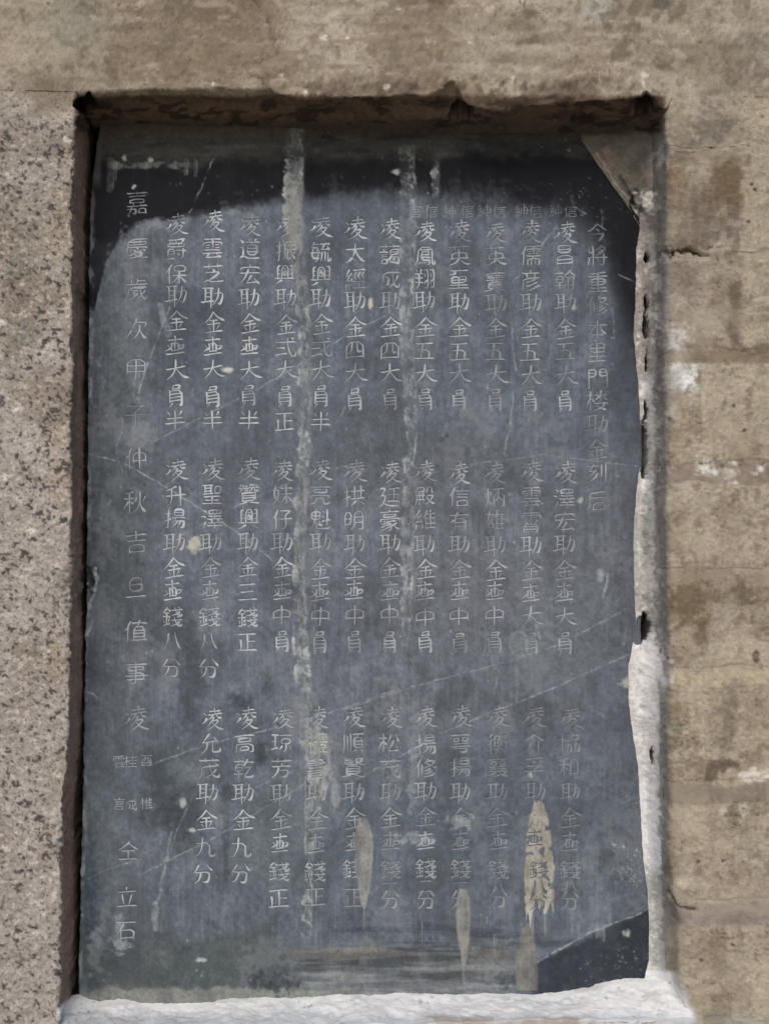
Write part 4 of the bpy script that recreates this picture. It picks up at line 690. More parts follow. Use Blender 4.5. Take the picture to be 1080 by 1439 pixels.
 '酉': [[14,81,78,81],[14,65,78,65],[9,13,84,13],[56,13,56,47,57,51,58,52,78,52],[14,85,14,31,78,31,78,85],[36,13,36,37,34,46,29,51,23,55,14,55]],
 '言': [[22,48,71,48],[22,34,71,34],[20,82,71,82],[20,82,20,63,22,62,71,62,71,82],[49,18,52,20,84,20],[40,5,44,6,48,12,49,18],[8,20,46,20,51,16,53,16]],
 '惟': [[41,31,36,33,31,39,31,43],[27,21,29,28],[9,24,6,43],[18,7,18,85],[6,43,8,46],[43,23,83,23],[42,42,81,42],[42,79,84,79],[42,60,81,60],[63,8,67,15,65,26,65,79],[49,7,48,8,44,17,41,31,42,33,42,85]],
 '仝': [[47,12,66,30,80,40,84,41],[46,46,46,82],[22,46,71,46],[13,82,80,82],[7,41,11,41,25,32,44,13,47,12,48,8,51,6]],
 '立': [[45,6,44,9,46,16,45,18],[67,37,55,76,54,81],[13,24,80,24],[33,69,37,72],[9,81,84,81],[27,35,26,40,33,66,32,72]],
 '石': [[26,79,77,79],[9,14,83,14],[36,15,35,22,27,37,25,46,26,85],[9,61,20,49,28,45,77,45,77,84]],
 '官': [[22,81,73,81],[46,7,48,15],[22,63,73,63,73,85],[22,48,69,48,70,30,23,30,22,31,22,85],[10,25,10,16,48,15,81,16,82,24]],
}
G = {k: [list(zip(s[0::2], s[1::2])) for s in v] for k, v in GLYPH.items()}
# two characters are cut in an older form on the stone
G['壹'] = [[(47, 4), (47, 32)], [(20, 18), (74, 15)], [(34, 33), (34, 64)], [(34, 33), (60, 31), (60, 62)], [(34, 64), (60, 62)], [(46, 32), (46, 63)],
          [(18, 38), (28, 56)], [(10, 62), (34, 50)], [(60, 44), (84, 40), (76, 56), (64, 58)], [(14, 78), (80, 73)]]
G['助'] = [[(8, 10), (46, 8)], [(17, 10), (17, 66)], [(40, 8), (40, 92)], [(17, 28), (40, 27)], [(17, 46), (40, 45)], [(4, 70), (50, 62)],
          [(52, 32), (88, 26), (82, 60), (74, 78), (66, 72)], [(70, 10), (68, 40), (60, 62), (48, 82)]]
G['凌'] = [[(10, 22), (22, 32)], [(6, 62), (14, 60), (26, 42)], [(56, 2), (56, 26)], [(36, 16), (78, 12)], [(32, 30), (84, 24)], [(48, 32), (42, 42), (32, 50)], [(66, 28), (68, 40), (84, 42)],
          [(54, 40), (46, 56), (32, 70)], [(50, 54), (74, 50), (62, 68), (44, 82), (28, 90)], [(44, 56), (60, 74), (76, 86), (95, 90)]]
G['員'] = [[(36, 6), (34, 20)], [(36, 6), (64, 4), (60, 18)], [(34, 20), (62, 17)], [(24, 28), (24, 78)], [(24, 28), (70, 25), (70, 82), (66, 92), (60, 84)],
          [(24, 42), (70, 40)], [(24, 55), (70, 53)], [(24, 70), (70, 67)], [(32, 78), (22, 92)]]
G['金'] = [[(48, 4), (34, 24), (8, 46)], [(48, 4), (66, 26), (94, 40)], [(32, 38), (62, 36)], [(24, 54), (72, 50)], [(48, 36), (48, 82)], [(28, 62), (35, 74)], [(68, 60), (60, 74)], [(14, 86), (84, 80)]]
G['大'] = [[(12, 42), (84, 32)], [(48, 6), (46, 38), (34, 62), (10, 84)], [(47, 40), (62, 62), (78, 76), (98, 80)]]

R = 33.0
columns = [  # (x at the top, x at the bottom, text with the picture row of each character, strength)
 (840, 838, '今327 將360 重396 修430 本464 里496 門531 楼564 助597 金632 刻665 后704', .50),
 (793, 794, '凌327 昌359 翰394 助426 金462 五494 大528 員563', .66), (793, 793, '凌665 澤700 宏733 助766 金801 壹834 大867 員904', .58),
 (800, 800, '凌1009 協1044 勉1078 助1113 金1149 壹1185 錢1222 八1245 分1264', .42),
 (745, 745, '凌326 儒359 彦394 助426 金462 五494 大528 員563', .66), (746, 746, '凌662 雲698 霄735 助767 金802 壹835 大866 員904', .58),
 (750, 752, '凌1007 介1044 孚1079 助1113 金1147', .38),
 (696, 696, '凌326 英359 寶396 助427 金461 五494 大527 員562', .62), (695, 695, '凌665 炳698 雄731 助766 金801 壹832 中865 員903', .55),
 (699, 699, '凌1008 衡1046 襄1079 助1114 金1148 壹1182 錢1222 八1246 分1262', .42),
 (645, 645, '凌326 英359 童393 助425 金461 五494 大526 員562', .62), (645, 645, '凌665 信698 有733 助766 金801 壹832 中866 員904', .58),
 (647, 647, '凌1008 萼1044 揚1077 助1113 金1149 壹1183 錢1221 一1241 分1263', .45),
 (597, 597, '凌325 鳳359 翔392 助424 金460 五493 大525 員561', .70), (597, 597, '凌663 殿697 維731 助765 金800 壹832 中867 員903', .62),
 (598, 598, '凌1008 揚1045 修1079 助1113 金1148 壹1183 錢1221 二1245 分1263', .50),
 (548, 548, '凌323 藹358 成392 助424 金460 四493 大525 員561', .70), (548, 548, '凌664 廷698 豪731 助764 金799 壹832 中865 員903', .60),
 (548, 548, '凌1008 松1045 茂1080 助1114 金1149 壹1184 錢1221 一1242 分1263', .52),
 (499, 499, '凌321 太356 經392 助423 金460 四492 大524 員561', .72), (498, 498, '凌663 拱697 明731 助764 金799 壹831 中865 員902', .62),
 (497, 497, '凌1008 順1044 賢1078 助1114 金1150 壹1185 錢1221 正1262', .55),
 (451, 451, '凌319 毓354 興387 助420 金456 弍488 大521 員556 半592', .68), (450, 450, '凌661 亮696 魁730 助763 金799 壹833 中866 員903', .60),
 (446, 443, '凌1009 禮1044 書1080 助1115 金1152 壹1187 錢1224 正1260', .58),
 (402, 400, '凌319 振353 興386 助419 金456 弍488 大521 員557 正593', .66), (397, 397, '凌661 妹695 仔729 助763 金798 壹832 中865 員902', .60),
 (397, 392, '凌1009 琼1044 芳1079 助1115 金1152 壹1187 錢1224 正1262', .60),
 (351, 350, '凌317 道350 宏386 助419 金455 壹488 大520 員555 半591', .72), (350, 348, '凌660 贊695 興729 助763 金798 三832 錢867 正903', .64),
 (346, 338, '凌1009 高1044 乾1080 助1115 金1152 九1190 分1227', .60),
 (300, 299, '凌311 雲349 芝384 助418 金454 壹487 大520 員557 半591', .76), (300, 293, '凌660 聖695 澤729 助763 金798 壹831 錢867 八901 分938', .68),
 (298, 286, '凌1010 允1045 茂1080 助1115 金1153 九1190 分1228', .62),
 (248, 247, '凌315 爵350 保386 助416 金452 壹487 大521 員555 半591', .74), (248, 241, '凌661 升697 揚729 助763 金798 壹831 錢867 八901 分938', .70),
 (193, 191, '嘉285 慶349 歲407 次463 甲519 子584 仲645 秋706 吉762 旦826 值887 事946 凌1009', .86),
 (181, 178, '仝1196 立1260 石1307', .62),
]
G['勉'] = G['和']
small = [(583, 297, '官'), (606, 297, '信'), (632, 297, '紳'), (656, 297, '信'), (681, 297, '紳'), (702, 297, '信'), (732, 297, '紳'), (752, 297, '信'), (780, 297, '紳'), (802, 297, '信'),
         (167, 1070, '雲'), (184, 1070, '桂'), (206, 1069, '酉'), (168, 1130, '言'), (184, 1130, '成'), (206, 1129, '惟')]
big = [(751, 1178, '壹', 1), (757, 1222, '錢', 1), (757, 1247, '八', 1), (756, 1265, '分', 1)]

rng = random.Random(4)
carve = np.zeros_like(S_.z)

def chaikin(p):
    if len(p) < 3: return p
    q = [p[0]]
    for a, b in zip(p[:-1], p[1:]):
        q += [a * .75 + b * .25, a * .25 + b * .75]
    return q + [p[-1]]

def char_strokes(ch, cx, cy, em):
    """list of (points in picture px, half widths) for one character cut by hand"""
    out = []
    rot = rng.uniform(-.035, .035); tilt = .06 + rng.uniform(-.02, .02); sx = em / 94 * rng.uniform(.93, 1.02); sy = em / 94 * rng.uniform(.92, 1.0)
    ox, oy = rng.uniform(-.8, .8), rng.uniform(-.8, .8)
    for st in G[ch]:
        p = [np.array((a + rng.uniform(-1.3, 1.3), b + rng.uniform(-1.3, 1.3))) for a, b in st]
        d = p[-1] - p[0]; L = np.hypot(*d) + 1e-6
        if len(p) == 2 and L > 25:                     # a brush line is never quite straight
            n = np.array((-d[1], d[0])) / L
            p = [p[0], (p[0] + p[1]) / 2 + n * rng.uniform(-1.4, 1.4), p[1]]
        if L > 24 and len(st) == 2:
            if abs(d[1]) < .3 * L:                     # level stroke: pressed entry and a turned-down finish
                p = [p[0] + (-1.5, -2.5)] + p + [p[-1] + (1.5, 3.0)]
            elif abs(d[0]) < .2 * L:                   # upright stroke: slanted entry
                p = [p[0] + (-3.0, -1.5)] + p
        p = chaikin(p)
        P = np.array([(cx + ox + (q[0] - 47 - rot * (q[1] - 47)) * sx, cy + oy + (q[1] - 47 - (tilt - rot) * (q[0] - 47)) * sy) for q in p])
        seg = np.hypot(*(P[1:] - P[:-1]).T); t = np.concatenate([[0], np.cumsum(seg)]) / max(seg.sum(), 1e-6)
        hx, hy = d / L
        if abs(hy) < .3: wv = np.interp(t, [0, .12, .5, .9, 1], [.6, .95, .55, 1.25, .5])
        elif abs(hx) < .25: wv = np.interp(t, [0, .12, .6, 1], [.6, 1.25, .85, .5])
        elif hx > 0: wv = np.interp(t, [0, .4, .85, 1], [.4, .8, 1.65, .4])
        else: wv = np.interp(t, [0, .15, .6, 1], [.8, 1.3, .8, .25])
        out.append((P, wv ** 1.15 * (1.12 if em > 28 else .68) * rng.uniform(.8, 1.18)))
    return out

def strokes_mesh(name, strokes, strength, parent, mat, ink=(.71, .735, .755), lift=0.0):
    V, Q, A, W = [], [], [], []
    for P, hw in strokes:
        n = len(P); T = np.gradient(P, axis=0); T /= np.hypot(*T.T)[:, None] + 1e-6
        Nn = np.stack([-T[:, 1], T[:, 0]], -1)
        P = P.copy(); P[0] -= T[0] * hw[0] * .6; P[-1] += T[-1] * hw[-1] * .6
        k = len(V)
        for i in range(n):
            for s_, a in ((-1, .55), (0, 1), (1, .7)):
                V.append(P[i] + Nn[i] * hw[i] * s_); A.append(a)
        for i in range(n - 1):
            for j in range(2):
                a = k + i * 3 + j; Q.append((a, a + 1, a + 4, a + 3))
    V = np.array(V, np.float32); A = np.array(A, np.float32)
    c, z = S_.sample(V[:, 0], V[:, 1])
    wear = .97 + .65 * fbm(V[:, 0], V[:, 1], 30, 611, 3) + .25 * vnoise(V[:, 0], V[:, 1], 3, 3, 612)
    fad = 1 + .22 * (1 - sst(250, 560, V[:, 0])) - .28 * sst(600, 760, V[:, 0]) * sst(950, 1010, V[:, 1]) - .12 * sst(600, 700, V[:, 0])
    a = np.clip(strength * 1.08 * fad * A * np.clip(wear, .4, 1.35), 0, .97)[:, None]
    tgt = np.array([ink], np.float32) if lift else np.maximum(np.array([ink], np.float32), c * 1.05)
    col = c + (tgt - c) * a
    x, zz = unproj(V[:, 0], V[:, 1], YS)
    y = YS - z - lift - 0.00012 - 0.00012 * (A < .9)          # edges stand a hair proud, the middle dips
    Vw = np.stack([x, y, zz], -1)
    return make_obj(name, Vw, np.array(Q), col, mat, parent, smooth=False)

# the slate tablet ------------------------------------------------------
tx, tz = unproj([515.], [790.], YS)
tablet = empty('inscribed_tablet', (float(tx[0]), YS, float(tz[0])))
tag(tablet, 'dark slate tablet carved with vertical columns of Chinese characters, set in the recess', 'stone tablet')

def fine(a, b, step):
    return np.linspace(a, b, max(2, int(abs(b - a) / step) + 1))

xl_f = curve([(143, 150), (140, 190), (131, 250), (128, 300), (126, 420), (125, 600), (123, 800), (120, 1000), (117, 1150), (112, 1390), (110, 1440)], YS, 'z')
xr_f = curve([(812, 150), (822, 198), (842, 230), (864, 262), (884, 288), (900, 312), (900, 600), (899, 850), (899, 1000), (904, 1150), (912, 1260), (916, 1440)], YS, 'z')
ztop = float(unproj([500.], [150.], YS)[1][0]); zbot = float(unproj([500.], [1415.], YS)[1][0])
zz = fine(ztop, zbot, .00118)
u = np.linspace(0, 1, 600)
xl = xl_f(zz) + .0011 * fbm(zz * 1000, zz * 0, 11, 401, 3) - .0016 * np.clip(fbm(zz * 1000, zz * 0, 26, 402, 3) - .35, 0, 1)
xr = xr_f(zz) + .0006 * fbm(zz * 1000, zz * 0, 9, 403, 3)
XX = xl[:, None] + (xr - xl)[:, None] * u[None, :]
YY = np.full_like(XX, YS); ZZ = np.repeat(zz[:, None], len(u), 1)
rows = len(zz)
def side(xe, sg):      # rounded arris and the sawn side going back into the wall
    xs, ys = [], []
    for ox, oy in [(0.0004, .0002), (.0009, .0007), (.0013, .0016), (.0014, .004), (.0010, .012), (.0016, .022), (.0008, .034)]:
        xs.append(xe + sg * ox + .0005 * fbm(zz * 1000, np.full(rows, oy * 3000), 7, 404, 3)); ys.append(np.full(rows, YS + oy))
    return np.array(xs).T, np.array(ys).T
lx, ly = side(xl, -1); rx, ry = side(xr, 1)
XX = np.concatenate([lx[:, ::-1], XX, rx], 1); YY = np.concatenate([ly[:, ::-1], YY, ry], 1); ZZ = np.repeat(zz[:, None], XX.shape[1], 1)
all_chars = []
for xa, xb, txt, stg in columns:
    items = [(t[0], float(t[1:])) for t in txt.split(' ')]
    y0, y1 = items[0][1], items[-1][1]
    for ch, cy in items:
        cx = xa + (xb - xa) * (cy - y0) / max(1, y1 - y0)
        em = 25 if ch in '八一二' and stg < .56 else (36 if xa < 195 and ch not in '立石仝' else R)
        k = 1.28 if ch in '嘉' else 1.0
        all_chars.append((ch, cx, cy, em, stg * k))
cut = [(char_strokes(ch, cx, cy, em), stg) for ch, cx, cy, em, stg in all_chars]
for strokes, stg in cut:                                # the groove itself
    for P, hw in strokes:
        for i in range(len(P) - 1):
            xa, ya = P[i]; xb, yb = P[i + 1]; wd = hw[i] + .5
            q = S_.sub(min(xa, xb) - 3, max(xa, xb) + 4, min(ya, yb) - 3, max(ya, yb) + 4)
            dx, dy = xb - xa, yb - ya
            t = np.clip(((S_.X[q] - xa) * dx + (S_.Y[q] - ya) * dy) / (dx * dx + dy * dy + 1e-6), 0, 1)
            dd = np.hypot(S_.X[q] - xa - t * dx, S_.Y[q] - ya - t * dy)
            carve[q] = np.maximum(carve[q], 1 - sst(wd * .3, wd + .9, dd))
S_uncut = S_.z.copy()
S_.z = S_uncut - .0008 * carve
S_.c += (np.array([.62, .625, .64], np.float32) - S_.c) * (carve * .12)[..., None]
Nrm = (np.zeros_like(XX), -np.ones_like(XX), np.zeros_like(XX))
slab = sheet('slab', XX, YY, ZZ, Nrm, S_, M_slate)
adopt(slab, tablet)
S_.z = S_uncut
n_ind = 0
rest = []
for strokes, stg in cut:
    if n_ind < 296:
        o = strokes_mesh('carved_character', strokes, stg, None, M_dust); adopt(o, tablet); n_ind += 1
    else: rest += strokes
sm = [s for x, y, ch in small for s in char_strokes(ch, x, y, 20 if y > 1000 else 22)] + rest
o = strokes_mesh('small_characters', sm, .45, None, M_dust); adopt(o, tablet); o['kind'] = 'stuff'
print('characters', len(cut))

# crusts of mortar and lime on the face: each a thin relief of its own
def crust(name, x0, x1, y0, y1, mfun, thick, colfun, mat=M_lime, step=.8):
    gx = np.arange(x0, x1, step); gy = np.arange(y0, y1, step)
    PX, PY = np.meshgrid(gx, gy)
    m = mfun(PX, PY)                                    # signed: > 0 inside
    c, z = S_.sample(PX, PY)
    h = z + np.clip(m, -.6, 1) * thick - .00002
    x, zz_ = unproj(PX, PY, YS)
    V = np.stack([x, YS - h, zz_], -1).reshape(-1, 3)
    col = colfun(PX, PY, c); fe = (.55 * (1 - sst(0, 1.6, m)))[..., None]; col = (col * (1 - fe) + c * fe).reshape(-1, 3)
    ins_ = (m[:-1, :-1] > -.5) & (m[1:, 1:] > -.5) & (m[1:, :-1] > -.5) & (m[:-1, 1:] > -.5)
    V, Q, col = compact(V, grid_quads(*PX.shape, keep=ins_), col)
    o = make_obj(name, V, Q, col, mat); adopt(o, tablet); return o

def leaf(cx, y0, y1, wmax, belly=.42, ragged=0.0, topflat=0.0, tail=0):
    """upright leaf-shaped splash with a pointed top and foot"""
    def f(PX, PY):
        t = (PY - y0) / (y1 - y0); tc_ = np.clip(t, 0, 1)
        hw = wmax * .5 * np.where(tc_ < belly, topflat + (1 - topflat) * np.sin(np.pi / 2 * tc_ / belly) ** .75, np.cos(np.pi / 2 * (tc_ - belly) / (1 - belly)) ** .6)
        m = (hw - np.abs(PX - cx + 1.5 * fbm(PX, PY, 30, 707, 2))) + .9 * fbm(PX, PY, 5, 701, 3)
        m = np.where((t < 0) | (t > 1), -3 + 0 * m, m)
        if ragged:
            low = y1 + ragged * vnoise(PX, PX * 0, 3.2, 1, 703)
            hw2 = np.interp(tc_, [0, .05, .15, .3, .6, 1], [3, 9, 14, 17, wmax / 2, wmax / 2 * .9])
            m = (hw2 - np.abs(PX - cx - 2 * (tc_ - .5))) + 1.3 * fbm(PX, PY, 5, 702, 3)
            m = np.minimum(m, (low - PY) * .5); m = np.where(t < 0, -3, m)
        if tail: m = np.maximum(m, np.minimum(1.4 - np.abs(PX - cx), (y1 + tail - PY) * .5) * (PY > y1 - 14) - 3 * (PY <= y1 - 14))
        return m / 1.6
    return f

def mortar_col(c1_, c2_, see=.15):
    def f(PX, PY, c):
        n = np.clip(.55 + .6 * fbm(PX, PY, 16, 711, 4) + .3 * fbm(PX, PY, 3.5, 712, 2) + .3 * fbm(PX, PY, 3, 713, 3, sy=40), 0, 1)[..., None]
        k = np.array(c1_) / 255 * (1 - n) + np.array(c2_) / 255 * n
        return (k * (1 - see) + c * see).astype(np.float32)
    return f
crust('mortar_splash', 492, 530, 1144, 1315, leaf(511, 1148, 1279, 26, belly=.36, topflat=.45, tail=28), .0004, mortar_col((112, 113, 111), (160, 158, 150), .30))
def bigcol(PX, PY, c):
    k = mortar_col((126, 123, 114), (168, 165, 155), .12)(PX, PY, c)
    low = sst(1266, 1284, PY)[..., None]; k = k + (np.array([.66, .66, .65]) - k) * low * .8
    pk = sst(.42, .62, fbm(PX, PY, 9, 721, 3) * (1 - .6 * sst(1250, 1280, PY)) + .25 * np.exp(-((PX - 741) / 7) ** 2) * (PY > 1160) - .12)[..., None]
    return (k + (c * .85 - k) * pk * .75).astype(np.float32)
crust('mortar_splash', 728, 786, 1120, 1328, leaf(757, 1124, 1288, 44, ragged=20), .0005, bigcol)
for x, y, ch, _ in big:                              # cut strokes still legible through the splash
    o = strokes_mesh('carved_character', char_strokes(ch, x, y, 31), .45, None, M_dust, ink=(.43, .42, .40), lift=.0005); adopt(o, tablet)
crust('mortar_splash', 636, 664, 1244, 1392, leaf(651, 1248, 1360, 21, belly=.35, topflat=.6, tail=26), .0004, mortar_col((108, 109, 107), (154, 151, 142), .30))
crust('mortar_splash', 716, 762, 1290, 1392, lambda PX, PY: (np.interp(PY, [1295, 1304, 1345, 1392], [-2, 8, 15.5, 16]) - np.abs(PX - 740) + .8 * fbm(PX, PY, 5, 731, 3)) / 1.6, .0004, mortar_col((98, 97, 90), (134, 130, 118), .35))
crust('mortar_splash', 258, 292, 748, 784, lambda PX, PY: (9 - np.hypot(PX - 274, (PY - 765) * .9) + 3 * fbm(PX, PY, 6, 733, 3)) / 2, .0005, mortar_col((150, 150, 138), (174, 172, 160), .2))
crust('mortar_splash', 312, 330, 512, 528, lambda PX, PY: (6.5 - np.hypot(PX - 321, (PY - 520) * 1.8) + 1.5 * fbm(PX, PY, 6, 734, 3)) / 2, .0005, mortar_col((176, 176, 166), (190, 188, 178), .1))
crust('mortar_splash', 512, 528, 414, 440, lambda PX, PY: (7 - np.hypot((PX - 520) * 2, (PY - 427)) + 1.5 * fbm(PX, PY, 6, 735, 3)) / 2, .0005, mortar_col((176, 172, 156), (190, 186, 170), .1))
for k, (x, y, yb, wd) in enumerate([(593, 1296, 1326, 1.3), (694, 1314, 1346, 1.5), (748, 1285, 1326, 2.2), (765, 1280, 1318, 2.2), (684, 1290, 1300, 1.6)]):
    crust('lime_drip', x - 6, x + 7, y - 2, yb + 3, lambda PX, PY, x=x, y=y, yb=yb, wd=wd: (np.minimum(wd * (1 - .4 * (PY - y) / (yb - y)) - np.abs(PX - x + .8 * vnoise(PX * 0, PY, 1, 9, 741)), (yb - PY) * .4)) / 1.2, .0004, mortar_col((136, 139, 141), (160, 162, 162), .45), step=.6)
def runcrust(pts, seed, cols, x0, x1):
    P = np.array(pts, float)
    def f(PX, PY):
        xc = np.interp(PY, P[:, 1], P[:, 0]); hw = np.interp(PY, P[:, 1], P[:, 2]) * .5
        n = fbm(PX, PY, 8, seed, 4, sy=13)
        er = 6 + 14 * sst(320, 380, PY)
        m = hw - np.abs(PX - xc) + 3 * n - er * sst(-.15, .45, fbm(PX, PY, 5, seed + 2, 3, sy=11) + .25)
        return np.minimum(m, np.minimum(PY - P[0, 1] - 14 - 14 * n, P[-1, 1] - PY)) / 3
    return crust('lime_run', x0, x1, P[0, 1] - 2, P[-1, 1] + 2, f, .00035, mortar_col(*cols), step=.9)
runcrust([(413, 236, 24), (413, 300, 24), (412, 345, 28), (424, 400, 24), (430, 460, 20), (430, 600, 20), (424, 700, 20), (420, 800, 20), (422, 900, 26), (430, 1000, 26), (442, 1030, 30), (452, 1090, 30), (440, 1150, 16), (434, 1240, 12), (431, 1330, 12)],
         751, ((126, 126, 124), (158, 158, 156), .55), 390, 480)

# ------------------------------------------------------------------ wall pieces round the recess
def spaced(a, b, lo, hi, f=.00125, c=.012):
    """from a to b, fine between lo and hi, coarse outside"""
    s_ = 1 if b > a else -1
    pts = [a]
    while (b - pts[-1]) * s_ > 1e-9:
        p = pts[-1]; st = f if lo - .002 <= p <= hi + .002 else c
        nxt = p + st * s_
        if st == c and ((p < lo < nxt) or (nxt < hi < p) ): nxt = lo if s_ > 0 else hi
        pts.append(nxt)
    pts[-1] = b
    return np.array(pts)

fx0, fx1 = float(unproj([-12.], [700.], 0)[0][0]), float(unproj([1092.], [700.], 0)[0][0])
fz1, fz0 = float(unproj([540.], [-14.], 0)[1][0]), float(unproj([540.], [1455.], 0)[1][0])
XA, XB, ZA, ZB = -1.5, 1.6, 0.0, fz1 + .45
DB = .19
def zpx(py, px=540., y=0.): return float(unproj([float(px)], [float(py)], y)[1][0])

# lintel
ze_f = curve([(-900, 129), (98, 129), (108, 131), (125, 130), (150, 129), (200, 126), (300, 125), (345, 125), (380, 126), (392, 133), (410, 137), (440, 136), (500, 138), (560, 136), (600, 133), (622, 124), (634, 113), (643, 118), (648, 136),
              (656, 148), (672, 153), (700, 156), (730, 150), (770, 148), (830, 142), (885, 140), (898, 134), (908, 128), (918, 137), (926, 150), (936, 152), (946, 134), (1900, 134)], 0, 'x')
xs = spaced(XA, XB, fx0, fx1)
XL_, XR_ = float(unproj([99.], [129.], 0)[0][0]), float(unproj([944.], [134.], 0)[0][0])
ZL_, ZR_ = zpx(129, 99), zpx(134, 944)
inside = sst(float(unproj([96.], [200.], 0)[0][0]), float(unproj([108.], [200.], 0)[0][0]), xs) * (1 - sst(float(unproj([934.], [200.], 0)[0][0]), float(unproj([950.], [200.], 0)[0][0]), xs))
ze = np.where(xs < XL_, ZL_, np.where(xs > XR_, ZR_, ze_f(xs))) + inside * (.0012 * fbm(xs * 1000, xs * 0, 9, 801, 4) + .0006 * fbm(xs * 1000, xs * 0, 3, 802, 2))
rad = .0001 + inside * (.0035 + .0015 * fbm(xs * 1000, xs * 0, 30, 803, 2))
tt = spaced(0, 1, (ZB - fz1 - .01) / (ZB - zpx(130)), 1, f=.0045, c=.02)
RX, RY, RZ, NX, NY, NZ = [], [], [], [], [], []
for t in tt:
    RX.append(xs); RY.append(xs * 0); RZ.append(ZB + (ze + rad - ZB) * t); NY.append(xs * 0 - 1); NZ.append(xs * 0)
for a in np.linspace(0, math.pi / 2, 7)[1:]:
    RX.append(xs); RY.append(rad * (1 - math.cos(a))); RZ.append(ze + rad - rad * math.sin(a)); NY.append(xs * 0 - math.cos(a)); NZ.append(xs * 0 - math.sin(a))
for y in np.concatenate([fine(.006, .075, .0012), fine(.08, DB, .01)]):
    RX.append(xs); RY.append(xs * 0 + y); RZ.append(ze + (zpx(140) - ze) * sst(.006, .05, y) * inside * .8 - inside * .10 * (y - .006)); NY.append(xs * 0); NZ.append(xs * 0 - 1)
RX, RY, RZ = map(np.array, (RX, RY, RZ)); N3 = (np.zeros_like(RX), np.array(NY), np.array(NZ))
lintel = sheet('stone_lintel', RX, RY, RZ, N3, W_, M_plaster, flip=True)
tag(lintel, 'long pale stone lintel with a broken lower edge, spanning above the tablet', 'lintel')

# left granite post
xe_f = curve([(108, -300), (108, 130), (104, 200), (102, 300), (101, 420), (100, 560), (99, 700), (97, 800), (97, 900), (96, 1000), (94, 1080), (88, 1140), (84, 1200), (86, 1280), (84, 1360), (82, 1450), (78, 1800)], 0, 'z')
zs = spaced(ZL_ + .0001, ZA, fz0, fz1)
xe = xe_f(zs) + .0013 * fbm(zs * 1000, zs * 0, 15, 811, 4) + .0006 * fbm(zs * 1000, zs * 0, 4, 812, 2)
rad = .004 + .002 * fbm(zs * 1000, zs * 0, 40, 813, 3)
tt = spaced(0, 1, (fx0 - .01 - XA) / (float(unproj([100.], [700.], 0)[0][0]) - XA), 1, f=.00125 / 1.15, c=.012)
CXs, CYs, NXs, NYs = [], [], [], []
for t in tt: CXs.append(XA + (xe - rad - XA) * t); CYs.append(zs * 0); NXs.append(zs * 0); NYs.append(zs * 0 - 1)
for a in np.linspace(0, math.pi / 2, 7)[1:]:
    CXs.append(xe - rad + rad * math.sin(a)); CYs.append(rad * (1 - math.cos(a))); NXs.append(zs * 0 + math.sin(a)); NYs.append(zs * 0 - math.cos(a))
for y in np.concatenate([fine(.0075, .075, .0014), fine(.08, DB, .01)]):
    CXs.append(xe - .005 * (y / YS) - .0006 + .002 * fbm(zs * 1000, np.full(len(zs), y * 1000), 26, 814, 3) * min(1, y / .02)); CYs.append(zs * 0 + y); NXs.append(zs * 0 + 1); NYs.append(zs * 0)
PX_, PY_ = np.array(CXs).T, np.array(CYs).T; PZ_ = np.repeat(zs[:, None], PX_.shape[1], 1)
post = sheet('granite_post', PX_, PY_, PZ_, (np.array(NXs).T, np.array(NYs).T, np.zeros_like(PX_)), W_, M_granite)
tag(post, 'speckled granite post with a chipped edge standing left of the tablet', 'stone post')

# right pier: blocks bedded in mortar
pier = empty('block_pier', (float(unproj([1000.], [800.], 0)[0][0]), 0, ZA))
tag(pier, 'limewashed pier of stone blocks and smeared mortar right of the tablet', 'stone pier')
xp_f = curve([(936, -300), (936, 150), (939, 250), (937, 350), (935, 450), (937, 600), (936, 700), (939, 800), (943, 900), (944, 945), (941, 1000), (942, 1100), (944, 1200), (948, 1260), (956, 1300), (958, 1390), (974, 1440), (980, 1800)], 0, 'z')
tt = spaced(0, 1, 0, (fx1 + .01 - .33) / (XB - .33), f=.00125 / 1.25, c=.008)
ydeep = np.concatenate([fine(DB, .08, .01), fine(.075, .014, .0018)])
def pier_sheet(name, zz_, off, drop, par, mat=M_plaster, f=1):
    xe = xp_f(zz_) + .0009 * fbm(zz_ * 1000, zz_ * 0, 22, 821, 3); rad = .010 + .003 * fbm(zz_ * 1000, zz_ * 0, 60, 822, 2)
    A, B, NA, NB = [], [], [], []
    for y in ydeep: A.append(xe + 0 * y); B.append(zz_ * 0 + max(y, 0)); NA.append(zz_ * 0 - 1); NB.append(zz_ * 0)
    for a in np.linspace(math.pi / 2, 0, 10):
        A.append(xe + rad - rad * math.sin(a)); B.append(rad * (1 - math.cos(a))); NA.append(zz_ * 0 - math.sin(a)); NB.append(zz_ * 0 - math.cos(a))
    for t in tt[1::f]: A.append(xe + rad + (XB - xe - rad) * t); B.append(zz_ * 0); NA.append(zz_ * 0); NB.append(zz_ * 0 - 1)
    A, B = np.array(A).T, np.array(B).T; Z = np.repeat(zz_[:, None], A.shape[1], 1)
    wob = .0035 * fbm(A * 1000, Z * 0 + Z[0, 0] * 999, 50, 823, 5)
    worn = (.15 + .85 * sst(-.25, .6, fbm(A * 1000, Z * 1000, 45, 824, 4))) if name == 'stone_block' else 1.0
    NA, NB = np.array(NA).T, np.array(NB).T
    px, py = proj(A, B, Z); c, z = W_.sample(px, py)
    dr = drop(Z) * worn + z + off
    V = np.stack([A + NA * dr, B + NB * dr, Z + (wob * sst(0, .02, ZR_ - Z) if name == 'stone_block' else 0)], -1).reshape(-1, 3)
    o = make_obj(name, V, grid_quads(*A.shape), c.reshape(-1, 3), mat); adopt(o, par); return o
pier_sheet('mortar_bed', spaced(ZR_ + .0004, ZA, fz0, fz1, f=.0025), -.0007, lambda Z: Z * 0, pier, M_plaster, 2)
